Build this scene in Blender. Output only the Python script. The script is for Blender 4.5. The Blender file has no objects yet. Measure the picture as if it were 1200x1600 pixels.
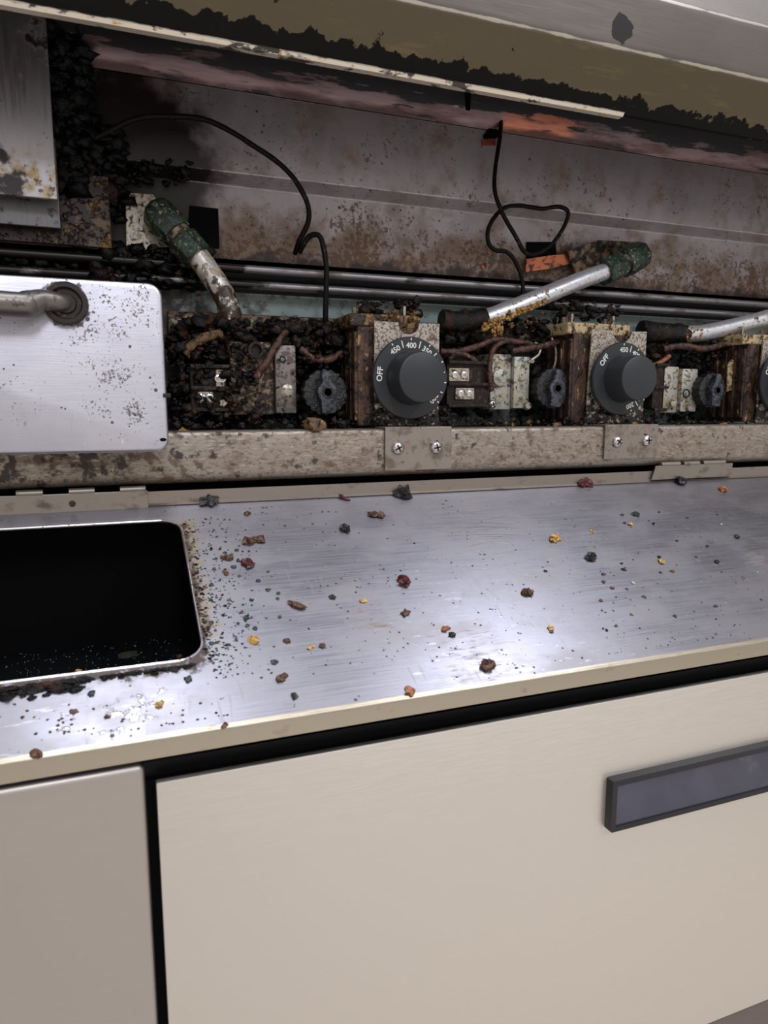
import bpy, bmesh, math, random
from mathutils import Vector, Matrix, noise
random.seed(7)
S = bpy.context.scene
COL = S.collection

# ------------------------------------------------------------------ camera
H = 0.85                                   # camera height above the floor
FPX = 1100.0
EX = Vector((0.93326252, -0.05328552, 0.35522067))
EY = Vector((-0.35919503, -0.13844674, 0.92293631))
EZ = Vector((0.0, -0.98893536, -0.14834705))
RW = Matrix((EX, EY, EZ))                  # camera axes (right, down, forward) to the room's axes
cam = bpy.data.objects.new('camera', bpy.data.cameras.new('camera'))
COL.objects.link(cam)
S.camera = cam
m3 = Matrix((RW.col[0], -RW.col[1], -RW.col[2])).transposed()
cam.matrix_world = Matrix.Translation((0, 0, H)) @ m3.to_4x4()
cam.data.sensor_fit = 'VERTICAL'
cam.data.sensor_height = 32
cam.data.lens = FPX / 1600 * 32
cam.data.clip_start = 0.01
cam.data.dof.use_dof = True
cam.data.dof.focus_distance = 0.57
cam.data.dof.aperture_fstop = 13

# ------------------------------------------------------------------ light
W = bpy.data.worlds.new('kitchen_ambient')
S.world = W
W.use_nodes = True
W.node_tree.nodes['Background'].inputs[0].default_value = (1.0, 0.955, 0.91, 1)
W.node_tree.nodes['Background'].inputs[1].default_value = 0.60

def area(name, loc, sx, sy, power, col, rot=(0, 0, 0)):
    l = bpy.data.lights.new(name, 'AREA')
    l.shape = 'RECTANGLE'
    l.size, l.size_y, l.energy, l.color = sx, sy, power, col
    o = bpy.data.objects.new(name, l)
    COL.objects.link(o)
    o.location = loc
    o.rotation_euler = rot
    return o
for lx, ly, pw in ((0.0, 0.16, 15), (1.12, 0.16, 17), (0.02, -1.9, 34), (1.6, -1.9, 34)):  # rear pair is unseen fill, added to brighten the griddle cavity
    area('ceiling_and_fill_lamp', (lx, ly, 2.5), 0.3, 1.2, pw, (0.84, 0.88, 1.0))

S.view_settings.view_transform = 'Standard'
S.view_settings.look = 'None'
S.view_settings.exposure = 0.0
S.view_settings.gamma = 1.0
S.view_settings.use_curve_mapping = False

# ------------------------------------------------------------------ helpers
def U(px, py, Y):
    """point of the room on the upright plane at distance Y seen at a photo pixel"""
    r = RW @ Vector(((px - 600) / FPX, (py - 800) / FPX, 1.0))
    r = r * (Y / r.y)
    return Vector((r.x, r.y, r.z + H))

def lin(c):
    return tuple(((v / 255.0) / 12.92 if v / 255.0 < 0.04045 else ((v / 255.0 + 0.055) / 1.055) ** 2.4) for v in c) + (1,)

class NT:
    def __init__(s, m):
        m.use_nodes = True
        s.t = m.node_tree
        s.n = s.t.nodes
        s.n.clear()
    def new(s, k, **kw):
        n = s.n.new(k)
        for a, b in kw.items():
            setattr(n, a, b)
        return n
    def put(s, sock, v):
        if hasattr(v, 'is_linked') or isinstance(v, bpy.types.NodeSocket):
            s.t.links.new(v, sock)
        else:
            sock.default_value = v
    def math(s, op, a, b=0.0, c=None, clamp=False):
        n = s.new('ShaderNodeMath', operation=op, use_clamp=clamp)
        s.put(n.inputs[0], a); s.put(n.inputs[1], b)
        if c is not None: s.put(n.inputs[2], c)
        return n.outputs[0]
    def ramp(s, v, lo, hi, a=0.0, b=1.0):
        n = s.new('ShaderNodeMapRange', interpolation_type='SMOOTHSTEP')
        s.put(n.inputs[0], v)
        n.inputs[1].default_value, n.inputs[2].default_value = lo, hi
        n.inputs[3].default_value, n.inputs[4].default_value = a, b
        return n.outputs[0]
    def mix(s, f, a, b):
        n = s.new('ShaderNodeMix', data_type='RGBA')
        s.put(n.inputs[0], f); s.put(n.inputs[6], a); s.put(n.inputs[7], b)
        return n.outputs[2]
    def mixf(s, f, a, b):
        n = s.new('ShaderNodeMix', data_type='FLOAT')
        s.put(n.inputs[0], f); s.put(n.inputs[2], a); s.put(n.inputs[3], b)
        return n.outputs[0]

def material(name, col, rough=0.5, metal=0.0, layers=(), brush=None, bump=0.0, bump_scale=300, aniso=None,
             vary=0.0, coat=0.0, spec=0.5):
    """procedural surface: base + noise-shaped layers of dirt, rust, wear, painted edge highlights.
    layer keys: col, sc, det, st (stretch), lo, hi, rough, metal, kind, where=[(axis,a,b,weight)], spots=[(x,y,z,rin,rout,weight)]"""
    m = bpy.data.materials.new(name)
    T = NT(m)
    out = T.new('ShaderNodeOutputMaterial')
    b = T.new('ShaderNodeBsdfPrincipled')
    T.t.links.new(b.outputs[0], out.inputs[0])
    g = T.new('ShaderNodeNewGeometry')
    pos = g.outputs['Position']
    sep = T.new('ShaderNodeSeparateXYZ')
    T.put(sep.inputs[0], pos)
    c, r, me = lin(col), rough, metal
    hgt = None
    def nz(sc, det, st, kind='noise', off=0.0, rgh=0.55):
        mp = T.new('ShaderNodeMapping')
        T.put(mp.inputs[0], pos)
        mp.inputs[3].default_value = st
        mp.inputs[1].default_value = (off, off * 1.7, off * 0.6)
        if kind == 'cell':
            n = T.new('ShaderNodeTexVoronoi')
            n.inputs['Scale'].default_value = sc
            T.put(n.inputs[0], mp.outputs[0])
            return T.math('SUBTRACT', 1.0, n.outputs['Distance'])
        if kind == 'rings':
            d = T.new('ShaderNodeVectorMath', operation='DISTANCE')
            T.put(d.inputs[0], pos); d.inputs[1].default_value = st
            mp.inputs[3].default_value = (25, 25, 25)
            wob = T.new('ShaderNodeTexNoise'); wob.inputs['Scale'].default_value = 1.0; T.put(wob.inputs[0], mp.outputs[0])
            n = T.new('ShaderNodeTexNoise', noise_dimensions='1D')
            n.inputs['Scale'].default_value = sc; n.inputs['Detail'].default_value = 3
            T.put(n.inputs['W'], T.math('ADD', d.outputs['Value'], T.math('MULTIPLY', wob.outputs[0], 0.006)))
            return n.outputs[0]
        n = T.new('ShaderNodeTexNoise')
        n.inputs['Scale'].default_value = sc
        n.inputs['Detail'].default_value = det
        n.inputs['Roughness'].default_value = rgh
        T.put(n.inputs[0], mp.outputs[0])
        return n.outputs[0]
    if vary:
        v = nz(14, 4, (1, 1, 1), off=3.1)
        dk = tuple(x * (1 - vary) for x in c[:3]) + (1,)
        c = T.mix(T.ramp(v, 0.35, 0.65), dk, c)
    if brush:
        v = nz(brush[0], 3, brush[1], off=1.3)
        r = T.ramp(v, 0.3, 0.7, rough - brush[2], rough + brush[2])
        hgt = T.math('MULTIPLY', v, brush[3] if len(brush) > 3 else 0.15)
    for i, L in enumerate(layers):
        v = nz(L.get('sc', 40), L.get('det', 5), L.get('st', (1, 1, 1)), L.get('kind', 'noise'), off=0.37 * (i + 1), rgh=L.get('rgh', 0.6))
        if 'mod' in L:
            w = nz(L['mod'], 3, (1, 1, 1), off=5.0 + i)
            v = T.math('ADD', v, T.math('MULTIPLY', T.math('SUBTRACT', w, 0.5), L.get('modw', 0.6)))
        for (ax, a, e, wt) in L.get('where', ()):
            lo, hi, f0, f1 = (a, e, 0.0, wt) if a < e else (e, a, wt, 0.0)
            v = T.math('ADD', v, T.ramp(sep.outputs[ax], lo, hi, f0, f1))
        for (x, y, z, ri, ro, wt) in L.get('spots', ()):
            d = T.new('ShaderNodeVectorMath', operation='DISTANCE')
            T.put(d.inputs[0], pos)
            d.inputs[1].default_value = (x, y, z)
            v = T.math('ADD', v, T.ramp(d.outputs['Value'], ri, ro, wt, 0.0))
        k = T.ramp(v, L['lo'], L['hi'], 0.0, L.get('max', 1.0))
        c = T.mix(k, c, lin(L['col']))
        r = T.mixf(k, r, L.get('rough', 0.6))
        me = T.mixf(k, me, L.get('metal', 0.0))
        if L.get('h'):
            hh = T.math('MULTIPLY', k, L['h'])
            hgt = hh if hgt is None else T.math('ADD', hgt, hh)
    if bump:
        v = T.math('MULTIPLY', nz(bump_scale, 4, (1, 1, 1), off=8.0), bump)
        hgt = v if hgt is None else T.math('ADD', hgt, v)
    T.put(b.inputs['Base Color'], c); T.put(b.inputs['Roughness'], r); T.put(b.inputs['Metallic'], me)
    b.inputs['Specular IOR Level'].default_value = spec
    if coat:
        b.inputs['Coat Weight'].default_value = coat
        b.inputs['Coat Roughness'].default_value = 0.15
    if hgt is not None:
        bp = T.new('ShaderNodeBump')
        bp.inputs['Strength'].default_value = 1.0
        bp.inputs['Distance'].default_value = 0.001
        T.put(bp.inputs['Height'], hgt)
        T.put(b.inputs['Normal'], bp.outputs[0])
    if aniso:
        b.inputs['Anisotropic'].default_value = aniso[0]
        cx = T.new('ShaderNodeCombineXYZ')
        for q in range(3): cx.inputs[q].default_value = aniso[1][q]
        T.put(b.inputs['Tangent'], cx.outputs[0])
    return m

# ------- mesh building
def box(bm, x0, x1, y0, y1, z0, z1):
    v = [bm.verts.new((x, y, z)) for x in (x0, x1) for y in (y0, y1) for z in (z0, z1)]
    for f in ((0, 1, 3, 2), (4, 6, 7, 5), (0, 4, 5, 1), (2, 3, 7, 6), (0, 2, 6, 4), (1, 5, 7, 3)):
        bm.faces.new([v[i] for i in f])
    return v

def prism(bm, prof, x0, x1, nseg=1):
    """closed (y,z) profile pushed along X"""
    rows = []
    for i in range(nseg + 1):
        x = x0 + (x1 - x0) * i / nseg
        rows.append([bm.verts.new((x, y, z)) for y, z in prof])
    n = len(prof)
    for a, b in zip(rows, rows[1:]):
        for i in range(n):
            bm.faces.new((a[i], a[(i + 1) % n], b[(i + 1) % n], b[i]))
    bm.faces.new(rows[0]); bm.faces.new(rows[-1][::-1])

def plate(bm, pts, y0, y1):
    """closed (x,z) outline given thickness along Y"""
    a = [bm.verts.new((x, y0, z)) for x, z in pts]
    b = [bm.verts.new((x, y1, z)) for x, z in pts]
    n = len(pts)
    bm.faces.new(a); bm.faces.new(b[::-1])
    for i in range(n):
        bm.faces.new((a[i], b[i], b[(i + 1) % n], a[(i + 1) % n]))

def rrect(x0, x1, z0, z1, r, n=6):
    o = []
    for cx, cz, a0 in ((x1 - r, z1 - r, 0), (x0 + r, z1 - r, 90), (x0 + r, z0 + r, 180), (x1 - r, z0 + r, 270)):
        for i in range(n + 1):
            a = math.radians(a0 + 90 * i / n)
            o.append((cx + r * math.cos(a), cz + r * math.sin(a)))
    return o

def arc(cy, cz, r, a0, a1, n=6):
    return [(cy + r * math.cos(math.radians(a0 + (a1 - a0) * i / n)), cz + r * math.sin(math.radians(a0 + (a1 - a0) * i / n))) for i in range(n + 1)]

def frame_of(d):
    d = d.normalized()
    u = d.orthogonal().normalized()
    return u, d.cross(u)

def cyl(bm, p, q, r0, r1=None, n=20, cap=True):
    p, q = Vector(p), Vector(q)
    r1 = r0 if r1 is None else r1
    u, w = frame_of(q - p)
    A, B = [], []
    for i in range(n):
        a = 2 * math.pi * i / n
        d = u * math.cos(a) + w * math.sin(a)
        A.append(bm.verts.new(p + d * r0)); B.append(bm.verts.new(q + d * r1))
    for i in range(n):
        bm.faces.new((A[i], A[(i + 1) % n], B[(i + 1) % n], B[i]))
    if cap:
        bm.faces.new(A[::-1]); bm.faces.new(B)

def lathe(bm, c, axis, prof, n=36):
    """prof: list of (distance along axis, radius)"""
    c, axis = Vector(c), Vector(axis).normalized()
    u, w = frame_of(axis)
    rows = []
    for d, r in prof:
        rows.append([bm.verts.new(c + axis * d + (u * math.cos(2 * math.pi * i / n) + w * math.sin(2 * math.pi * i / n)) * r) for i in range(n)])
    for a, b in zip(rows, rows[1:]):
        for i in range(n):
            bm.faces.new((a[i], a[(i + 1) % n], b[(i + 1) % n], b[i]))
    bm.faces.new(rows[0][::-1]); bm.faces.new(rows[-1])

def smooth_path(pts, sub=6):
    P = [Vector(p) for p in pts]
    o = []
    for i in range(len(P) - 1):
        a, b, c, d = P[max(i - 1, 0)], P[i], P[i + 1], P[min(i + 2, len(P) - 1)]
        for k in range(sub):
            t = k / sub
            o.append(0.5 * ((2 * b) + (c - a) * t + (2 * a - 5 * b + 4 * c - d) * t * t + (3 * b - a - 3 * c + d) * t ** 3))
    o.append(P[-1])
    return o

def tube(bm, pts, r, n=10, sub=6, lump=0.0, seed=0):
    P = smooth_path(pts, sub)
    rows = []
    u = None
    for i, p in enumerate(P):
        d = (P[min(i + 1, len(P) - 1)] - P[max(i - 1, 0)])
        if d.length < 1e-9: d = Vector((0, 0, 1))
        d.normalize()
        u = d.orthogonal().normalized() if u is None else (u - d * u.dot(d)).normalized()
        w = d.cross(u)
        t = i / (len(P) - 1)
        rr = r(t) if callable(r) else r
        row = []
        for k in range(n):
            a = 2 * math.pi * k / n
            e = u * math.cos(a) + w * math.sin(a)
            q = rr * (1 + lump * noise.noise((p + e * rr) * 260 + Vector((seed, 0, 0))))
            row.append(bm.verts.new(p + e * q))
        rows.append(row)
    for a, b in zip(rows, rows[1:]):
        for i in range(n):
            bm.faces.new((a[i], a[(i + 1) % n], b[(i + 1) % n], b[i]))
    bm.faces.new(rows[0][::-1]); bm.faces.new(rows[-1])

ICO = {}
def blob(bm, c, r, seed, sub=1, sq=(1, 1, 1), amp=0.5, rot=None):
    if sub not in ICO:
        tb = bmesh.new(); bmesh.ops.create_icosphere(tb, subdivisions=sub, radius=1.0)
        tb.verts.ensure_lookup_table()
        ICO[sub] = ([v.co.copy() for v in tb.verts], [[v.index for v in f.verts] for f in tb.faces]); tb.free()
    c = Vector(c)
    vs = []
    for d in ICO[sub][0]:
        o_ = Vector((seed * 3.17, seed * 1.3, 0))
        k = 1 + amp * (noise.noise(d * 1.6 + o_) + 0.55 * noise.noise(d * 4.1 + o_))
        q = Vector((d.x * sq[0], d.y * sq[1], d.z * sq[2])) * r * k
        if rot is not None: q = rot @ q
        vs.append(bm.verts.new(c + q))
    for f in ICO[sub][1]: bm.faces.new([vs[i] for i in f])

def make(name, bm, mat, parent=None, origin=None, smooth=None, bevel=0.0, bseg=2):
    """bmesh in room coordinates -> one mesh object; children share the origin of their thing"""
    bmesh.ops.recalc_face_normals(bm, faces=bm.faces)
    if bevel:
        ed = [e for e in bm.edges if len(e.link_faces) == 2 and e.calc_face_angle(0) > 0.6]
        bmesh.ops.bevel(bm, geom=ed, offset=bevel, segments=bseg, affect='EDGES', profile=0.5, clamp_overlap=True)
    me = bpy.data.meshes.new(name)
    if origin is None:
        if parent is not None:
            origin = Vector(parent['o'])
        else:
            cs = [v.co for v in bm.verts]
            origin = Vector(((min(c.x for c in cs) + max(c.x for c in cs)) / 2, (min(c.y for c in cs) + max(c.y for c in cs)) / 2, min(c.z for c in cs)))
    for v in bm.verts: v.co -= origin
    bm.to_mesh(me); bm.free()
    me.materials.append(mat)
    if smooth is not None:
        me.shade_smooth()
        if smooth < 180:
            me.set_sharp_from_angle(angle=math.radians(smooth))
    o = bpy.data.objects.new(name, me)
    COL.objects.link(o)
    o['o'] = origin
    if parent is not None: o.parent = parent
    else: o.location = origin
    return o

def tag(o, label, cat, group=None, kind=None):
    o['label'] = label
    if cat: o['category'] = cat
    if group: o['group'] = group
    if kind: o['kind'] = kind
    return o

def thing(name, loc, label, cat, group=None):
    o = bpy.data.objects.new(name, None)
    o.empty_display_size = 0.02
    COL.objects.link(o)
    o.location = loc
    o['o'] = Vector(loc)
    return tag(o, label, cat, group)

def BM(): return bmesh.new()

SL = math.radians(25.5)                     # pitch of the folded-down panel
FOLD = Vector((0, 0.506, H - 0.0671))
def onp(x, s, h=0.0):
    """point on the folded-down panel: x along it, s down its slope, h above its surface"""
    return Vector((x, FOLD.y - s * math.cos(SL) - h * math.sin(SL), FOLD.z - s * math.sin(SL) + h * math.cos(SL)))
def Pp(px, py, h=0.0):
    """photo pixel -> (x, s) on the panel surface"""
    r = RW @ Vector(((px - 600) / FPX, (py - 800) / FPX, 1.0))
    n = Vector((0, -math.sin(SL), math.cos(SL)))
    q = r * (n.dot(FOLD - Vector((0, 0, H))) / n.dot(r))
    return q.x, (FOLD.y - q.y) / math.cos(SL)

# ------------------------------------------------------------------ materials
AN_P = (0.0, math.cos(SL), math.sin(SL))
def sp(px, py, Y, ri, ro, w):
    p = U(px, py, Y); return (p.x, p.y, p.z, ri, ro, w)
def pp(px, py, ri, ro, w):
    p = onp(*Pp(px, py)); return (p.x, p.y, p.z, ri, ro, w)

M = {}
C1 = onp(*Pp(850, 960))
M['panel'] = material('brushed_steel_panel', (172, 170, 178), 0.38, 1.0, brush=(70, (0.35, 30, 30), 0.05, 0.06), aniso=(0.6, AN_P), layers=[
    dict(col=(158, 154, 156), sc=20, det=7, st=(1, 1.6, 1.6), lo=0.42, hi=0.66, rough=0.50, metal=1.0, max=0.8),
    dict(col=(150, 143, 138), sc=260, det=4, st=(1.0, .08, .12), lo=0.62, hi=0.70, rough=0.5, metal=0.9, max=0.45, mod=20, modw=0.3),
    dict(col=(215, 214, 220), sc=240, det=3, st=(.25, .9, .9), lo=0.66, hi=0.70, rough=0.25, metal=1.0, max=0.5, mod=14, modw=0.3),
    dict(col=(206, 203, 208), sc=420, kind='rings', st=tuple(C1), lo=0.90, hi=1.0, rough=0.22, metal=1.0, max=0.45, h=0.05, spots=[pp(770, 825, 0.012, 0.045, 0.40)], mod=40, modw=0.3),
    dict(col=(128, 114, 100), sc=520, kind='rings', st=tuple(C1), lo=0.86, hi=0.94, rough=0.5, metal=0.6, max=0.6, spots=[pp(740, 835, 0.006, 0.04, 0.28), pp(820, 805, 0.0, 0.03, 0.26)], mod=50, modw=0.3),
    dict(col=(210, 208, 214), sc=300, det=4, st=(1, .25, .25), lo=0.72, hi=0.80, rough=0.2, metal=1.0, max=0.6, h=0.06, spots=[pp(780, 950, 0.0, 0.05, 0.13)], mod=40, modw=0.3),
    dict(col=(118, 96, 74), sc=90, det=6, lo=0.74, hi=1.0, rough=0.6, metal=0.3, max=0.7, st=(1, 5, 5),
         spots=[pp(580, 965, 0.002, 0.035, 0.36), pp(740, 1030, 0.005, 0.06, 0.27), pp(1185, 875, 0.0, 0.03, 0.34)]),
    dict(col=(52, 44, 40), sc=260, det=4, lo=0.84, hi=0.92, rough=0.5, metal=0.2, max=0.85, spots=[pp(1068, 768, 0.0, 0.008, 0.3), pp(1090, 790, 0.0, 0.012, 0.34), pp(1112, 806, 0.0, 0.010, 0.32), pp(870, 790, 0.0, 0.03, 0.26), pp(960, 800, 0.0, 0.05, 0.22)]),
    dict(col=(150, 132, 104), sc=130, det=6, lo=0.60, hi=0.90, rough=0.5, metal=0.5, max=0.8, where=[(0, 0.060, 0.041, 0.36), (1, 0.384, 0.372, -1.0), (1, 0.482, 0.505, -0.6)]),
    dict(col=(66, 46, 30), sc=190, det=6, lo=0.70, hi=0.90, rough=0.45, metal=0.1, max=0.95, where=[(0, 0.052, 0.040, 0.40), (1, 0.384, 0.372, -1.0), (1, 0.480, 0.492, -0.8)]),
    dict(col=(62, 42, 28), sc=150, det=6, lo=0.66, hi=0.84, rough=0.4, metal=0.1, max=0.95, where=[(1, 0.3535, 0.3675, 0.36), (0, 0.038, 0.052, -0.7), (1, 0.44, 0.46, -1.0)]),
    dict(col=(34, 28, 26), sc=210, kind='cell', lo=0.93, hi=0.97, rough=0.5, metal=0.0, max=0.85, mod=55, modw=0.9),
    dict(col=(240, 238, 242), sc=150, det=6, lo=0.72, hi=0.80, rough=0.10, metal=1.0, max=0.8, h=0.22, spots=[pp(215, 1105, 0.006, 0.032, 0.20), pp(90, 1130, 0.005, 0.03, 0.13), pp(785, 960, 0.0, 0.03, 0.14)]),
])
M['panel_edge'] = material('panel_edge_steel', (184, 174, 156), 0.34, 1.0, brush=(60, (1, 22, 22), 0.05, 0.05), layers=[
    dict(col=(120, 92, 50), sc=110, det=5, st=(0.5, 1, 1), lo=0.60, hi=0.78, rough=0.5, metal=0.4, max=0.7)])
M['flange'] = material('panel_flange_steel', (150, 141, 132), 0.42, 0.95, brush=(60, (1, 22, 22), 0.05, 0.05), layers=[
    dict(col=(74, 56, 40), sc=90, det=6, st=(0.6, 1, 1), lo=0.54, hi=0.72, rough=0.5, metal=0.2, max=0.75)])
M['drawer'] = material('brushed_steel_drawer', (192, 190, 199), 0.42, 1.0, brush=(60, (1, 22, 22), 0.04, 0.05), aniso=(0.35, (0, 0, 1)), layers=[
    dict(col=(214, 212, 220), sc=12, det=4, lo=0.45, hi=0.65, rough=0.36, metal=1.0, max=0.6),
    dict(col=(80, 62, 48), sc=620, det=4, lo=0.67, hi=0.73, rough=0.5, metal=0.1, max=0.85, spots=[sp(205, 500, .478, 0.0, 0.05, 0.10), sp(170, 620, .478, 0.0, 0.035, 0.10), sp(215, 640, .478, 0.0, 0.015, 0.12)], mod=60, modw=0.5),
    dict(col=(70, 52, 38), sc=240, det=4, lo=0.78, hi=0.86, rough=0.5, metal=0.1, max=0.85, spots=[sp(103, 475, .478, 0.012, 0.022, 0.32)]),
    dict(col=(38, 30, 28), sc=150, kind='cell', lo=0.95, hi=0.98, rough=0.5, metal=0.0, max=0.9, mod=70, modw=0.9),
    dict(col=(238, 238, 243), sc=90, det=3, st=(4, 1, 0.6), lo=0.68, hi=0.72, rough=0.2, metal=1.0, max=0.7)])
M['front_warm'] = material('cabinet_brushed_steel', (218, 211, 201), 0.46, 1.0, brush=(60, (1, 26, 26), 0.04, 0.05), aniso=(0.3, (0, 0, 1)))
M['front_side'] = material('side_panel_brushed_steel', (180, 172, 165), 0.44, 1.0, brush=(60, (1, 26, 26), 0.04, 0.05), aniso=(0.3, (0, 0, 1)))
M['frame_steel'] = material('lower_frame_steel', (120, 110, 106), 0.5, 0.8, brush=(60, (1, 22, 22), 0.05, 0.05))
M['black'] = material('black_parts_and_shade', (7, 7, 8), 0.7, 0.0, spec=0.08)  # near-black, also stands in for the shade in gaps and openings
M['deck'] = material('black_deck', (10, 11, 13), 0.45, 0.0, spec=0.25)
M['rail'] = material('dirty_rail_steel', (160, 149, 137), 0.46, 0.8, brush=(60, (1, 22, 22), 0.05, 0.08), layers=[
    dict(col=(112, 92, 70), sc=60, det=8, st=(1, 2, 2), lo=0.46, hi=0.70, rough=0.6, metal=0.2, max=0.75),
    dict(col=(196, 186, 172), sc=170, det=6, st=(0.6, 3, 3), lo=0.54, hi=0.66, rough=0.4, metal=0.8, max=0.6),
    dict(col=(92, 72, 54), sc=420, det=6, st=(.6, 1.5, 1.5), lo=0.52, hi=0.62, rough=0.5, metal=0.2, max=0.6),
    dict(col=(86, 58, 36), sc=130, det=7, lo=0.57, hi=0.68, rough=0.55, metal=0.0, max=0.8, where=[(0, 0.20, 0.02, 0.06)], mod=20, modw=0.3),
    dict(col=(40, 27, 22), sc=110, det=7, lo=0.63, hi=0.71, rough=0.45, metal=0.0, max=0.9, where=[(0, 0.24, 0.0, 0.09)], h=0.3, mod=25, modw=0.25,
         spots=[sp(596, 705, .506, .001, .009, 0.16), sp(596, 730, .506, .001, .008, 0.14), sp(938, 700, .506, .001, .008, 0.16)])])
M['bracket'] = material('speckled_bracket_steel', (182, 170, 156), 0.5, 0.4, layers=[
    dict(col=(70, 54, 44), sc=620, det=3, lo=0.48, hi=0.58, rough=0.5, metal=0.0, max=0.85),
    dict(col=(84, 58, 36), sc=110, det=6, lo=0.55, hi=0.68, rough=0.5, metal=0.0, max=0.85),
    dict(col=(14, 11, 10), sc=170, det=6, lo=0.64, hi=0.74, rough=0.5, metal=0.0, where=[(2, H + 0.03, H - 0.010, 0.24)], h=0.5)])
M['foot'] = material('bracket_foot_steel', (150, 139, 128), 0.5, 0.7, layers=[
    dict(col=(84, 66, 50), sc=110, det=7, lo=0.46, hi=0.68, rough=0.5, metal=0.1, max=0.7),
    dict(col=(26, 20, 18), sc=220, det=5, lo=0.64, hi=0.70, rough=0.4, metal=0.0),
    dict(col=(20, 16, 14), sc=260, det=5, lo=0.80, hi=0.9, rough=0.4, metal=0.0, spots=[sp(x, y, .5035, .004, .009, .34) for x, y in ((621, 700), (681, 699), (964, 690), (1010, 688))])])
M['screw'] = material('bright_screw_steel', (215, 212, 210), 0.28, 1.0, layers=[dict(col=(60, 44, 34), sc=500, det=3, lo=0.58, hi=0.68, rough=0.5)])
M['dial'] = material('black_dial_plastic', (46, 48, 51), 0.42, 0.0, bump=0.06, bump_scale=900, spec=0.4, layers=[
    dict(col=(82, 80, 78), sc=500, det=3, lo=0.70, hi=0.76, rough=0.5, max=0.7)])
M['print'] = material('white_dial_print', (226, 224, 216), 0.6)
M['crust'] = material('burnt_grease', (17, 13, 11), 0.50, 0.0, bump=1.0, bump_scale=700, spec=0.3, layers=[
    dict(col=(64, 38, 24), sc=90, det=6, lo=0.50, hi=0.66, rough=0.5),
    dict(col=(128, 96, 60), sc=200, det=5, lo=0.64, hi=0.72, rough=0.6, max=0.8),
    dict(col=(7, 6, 7), sc=140, det=5, lo=0.52, hi=0.58, rough=0.32)])
M['crust_black'] = material('black_charred_grease', (8, 7, 7), 0.45, 0.0, bump=1.0, bump_scale=500, spec=0.22, layers=[
    dict(col=(40, 18, 13), sc=40, det=5, lo=0.58, hi=0.72, rough=0.4),
    dict(col=(100, 78, 34), sc=260, det=4, lo=0.68, hi=0.74, rough=0.4, max=0.7)])
M['crust_tan'] = material('tan_burnt_residue', (104, 74, 42), 0.55, 0.0, bump=0.8, bump_scale=600, layers=[
    dict(col=(34, 20, 13), sc=260, det=5, lo=0.48, hi=0.60, rough=0.4),
    dict(col=(186, 152, 92), sc=300, det=4, lo=0.60, hi=0.70, rough=0.5)])
M['crust_gold'] = material('golden_residue', (176, 134, 66), 0.5, 0.0, bump=0.8, bump_scale=600, layers=[
    dict(col=(96, 58, 28), sc=260, det=5, lo=0.50, hi=0.62, rough=0.4), dict(col=(214, 190, 140), sc=300, det=4, lo=0.60, hi=0.70, rough=0.5)])
M['pale'] = material('pale_green_enamel', (132, 146, 143), 0.5, 0.1, vary=0.15, layers=[
    dict(col=(62, 48, 38), sc=70, det=7, lo=0.52, hi=0.70, rough=0.5, where=[(0, 0.20, 0.03, 0.14)], max=0.9),
    dict(col=(26, 19, 16), sc=120, det=6, lo=0.60, hi=0.70, rough=0.4, where=[(0, 0.16, 0.03, 0.14), (2, H + .07, H + .03, 0.1)])])
M['tray'] = material('greasy_tray_enamel', (104, 116, 112), 0.4, 0.1, layers=[
    dict(col=(24, 17, 14), sc=90, det=6, lo=0.50, hi=0.60, rough=0.35, where=[(0, 0.22, 0.05, 0.15)])])
RUST = [
    dict(col=(150, 142, 144), sc=30, det=6, st=(1, 1, .5), lo=0.42, hi=0.66, rough=0.42, metal=0.6, max=0.6),
    dict(col=(112, 88, 62), sc=36, det=7, lo=0.48, hi=0.76, rough=0.6, metal=0.1, max=0.8, where=[(2, H + 0.185, H + 0.125, 0.20)]),
    dict(col=(92, 62, 34), sc=260, det=6, lo=0.62, hi=0.72, rough=0.55, metal=0.0, max=0.85, where=[(2, H + 0.178, H + 0.122, 0.17)], mod=22, modw=0.55),
    dict(col=(46, 32, 24), sc=420, det=5, lo=0.68, hi=0.74, rough=0.5, metal=0.0, max=0.9, where=[(2, H + 0.20, H + 0.12, 0.07)], mod=30, modw=0.5),
    dict(col=(34, 25, 22), sc=120, kind='cell', lo=0.97, hi=1.0, rough=0.5, metal=0.0, max=0.9, mod=45, modw=0.9),
    dict(col=(26, 18, 16), sc=40, det=7, lo=0.55, hi=1.12, rough=0.4, metal=0.0, spots=[sp(140, 230, .588, 0.02, 0.14, 0.68), sp(250, 285, .594, 0.0, 0.07, 0.36)]),
    dict(col=(44, 26, 24), sc=60, det=6, lo=0.70, hi=0.90, rough=0.4, metal=0.0, where=[(2, H + 0.136, H + 0.116, 0.36)])]
EDGE = [dict(col=(206, 200, 198), sc=120, det=5, st=(.5, 1, 1), lo=0.70, hi=0.92, rough=0.4, metal=0.6, max=0.7, where=[(2, H + z - .0011, H + z - .0001, 0.42), (2, H + z + .0002, H + z + .0012, -0.42), (0, 0.03, 0.10, 0.0), (0, 0.10, 0.03, -0.5)]) for z in (.1745, .1812, .2408)]  # pale strips painted as highlights along the rear sheet's bends
M['rear'] = material('stained_rear_steel', (172, 163, 168), 0.50, 0.55, brush=(50, (8, 8, 0.7), 0.05, 0.06), layers=RUST + EDGE)
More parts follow.
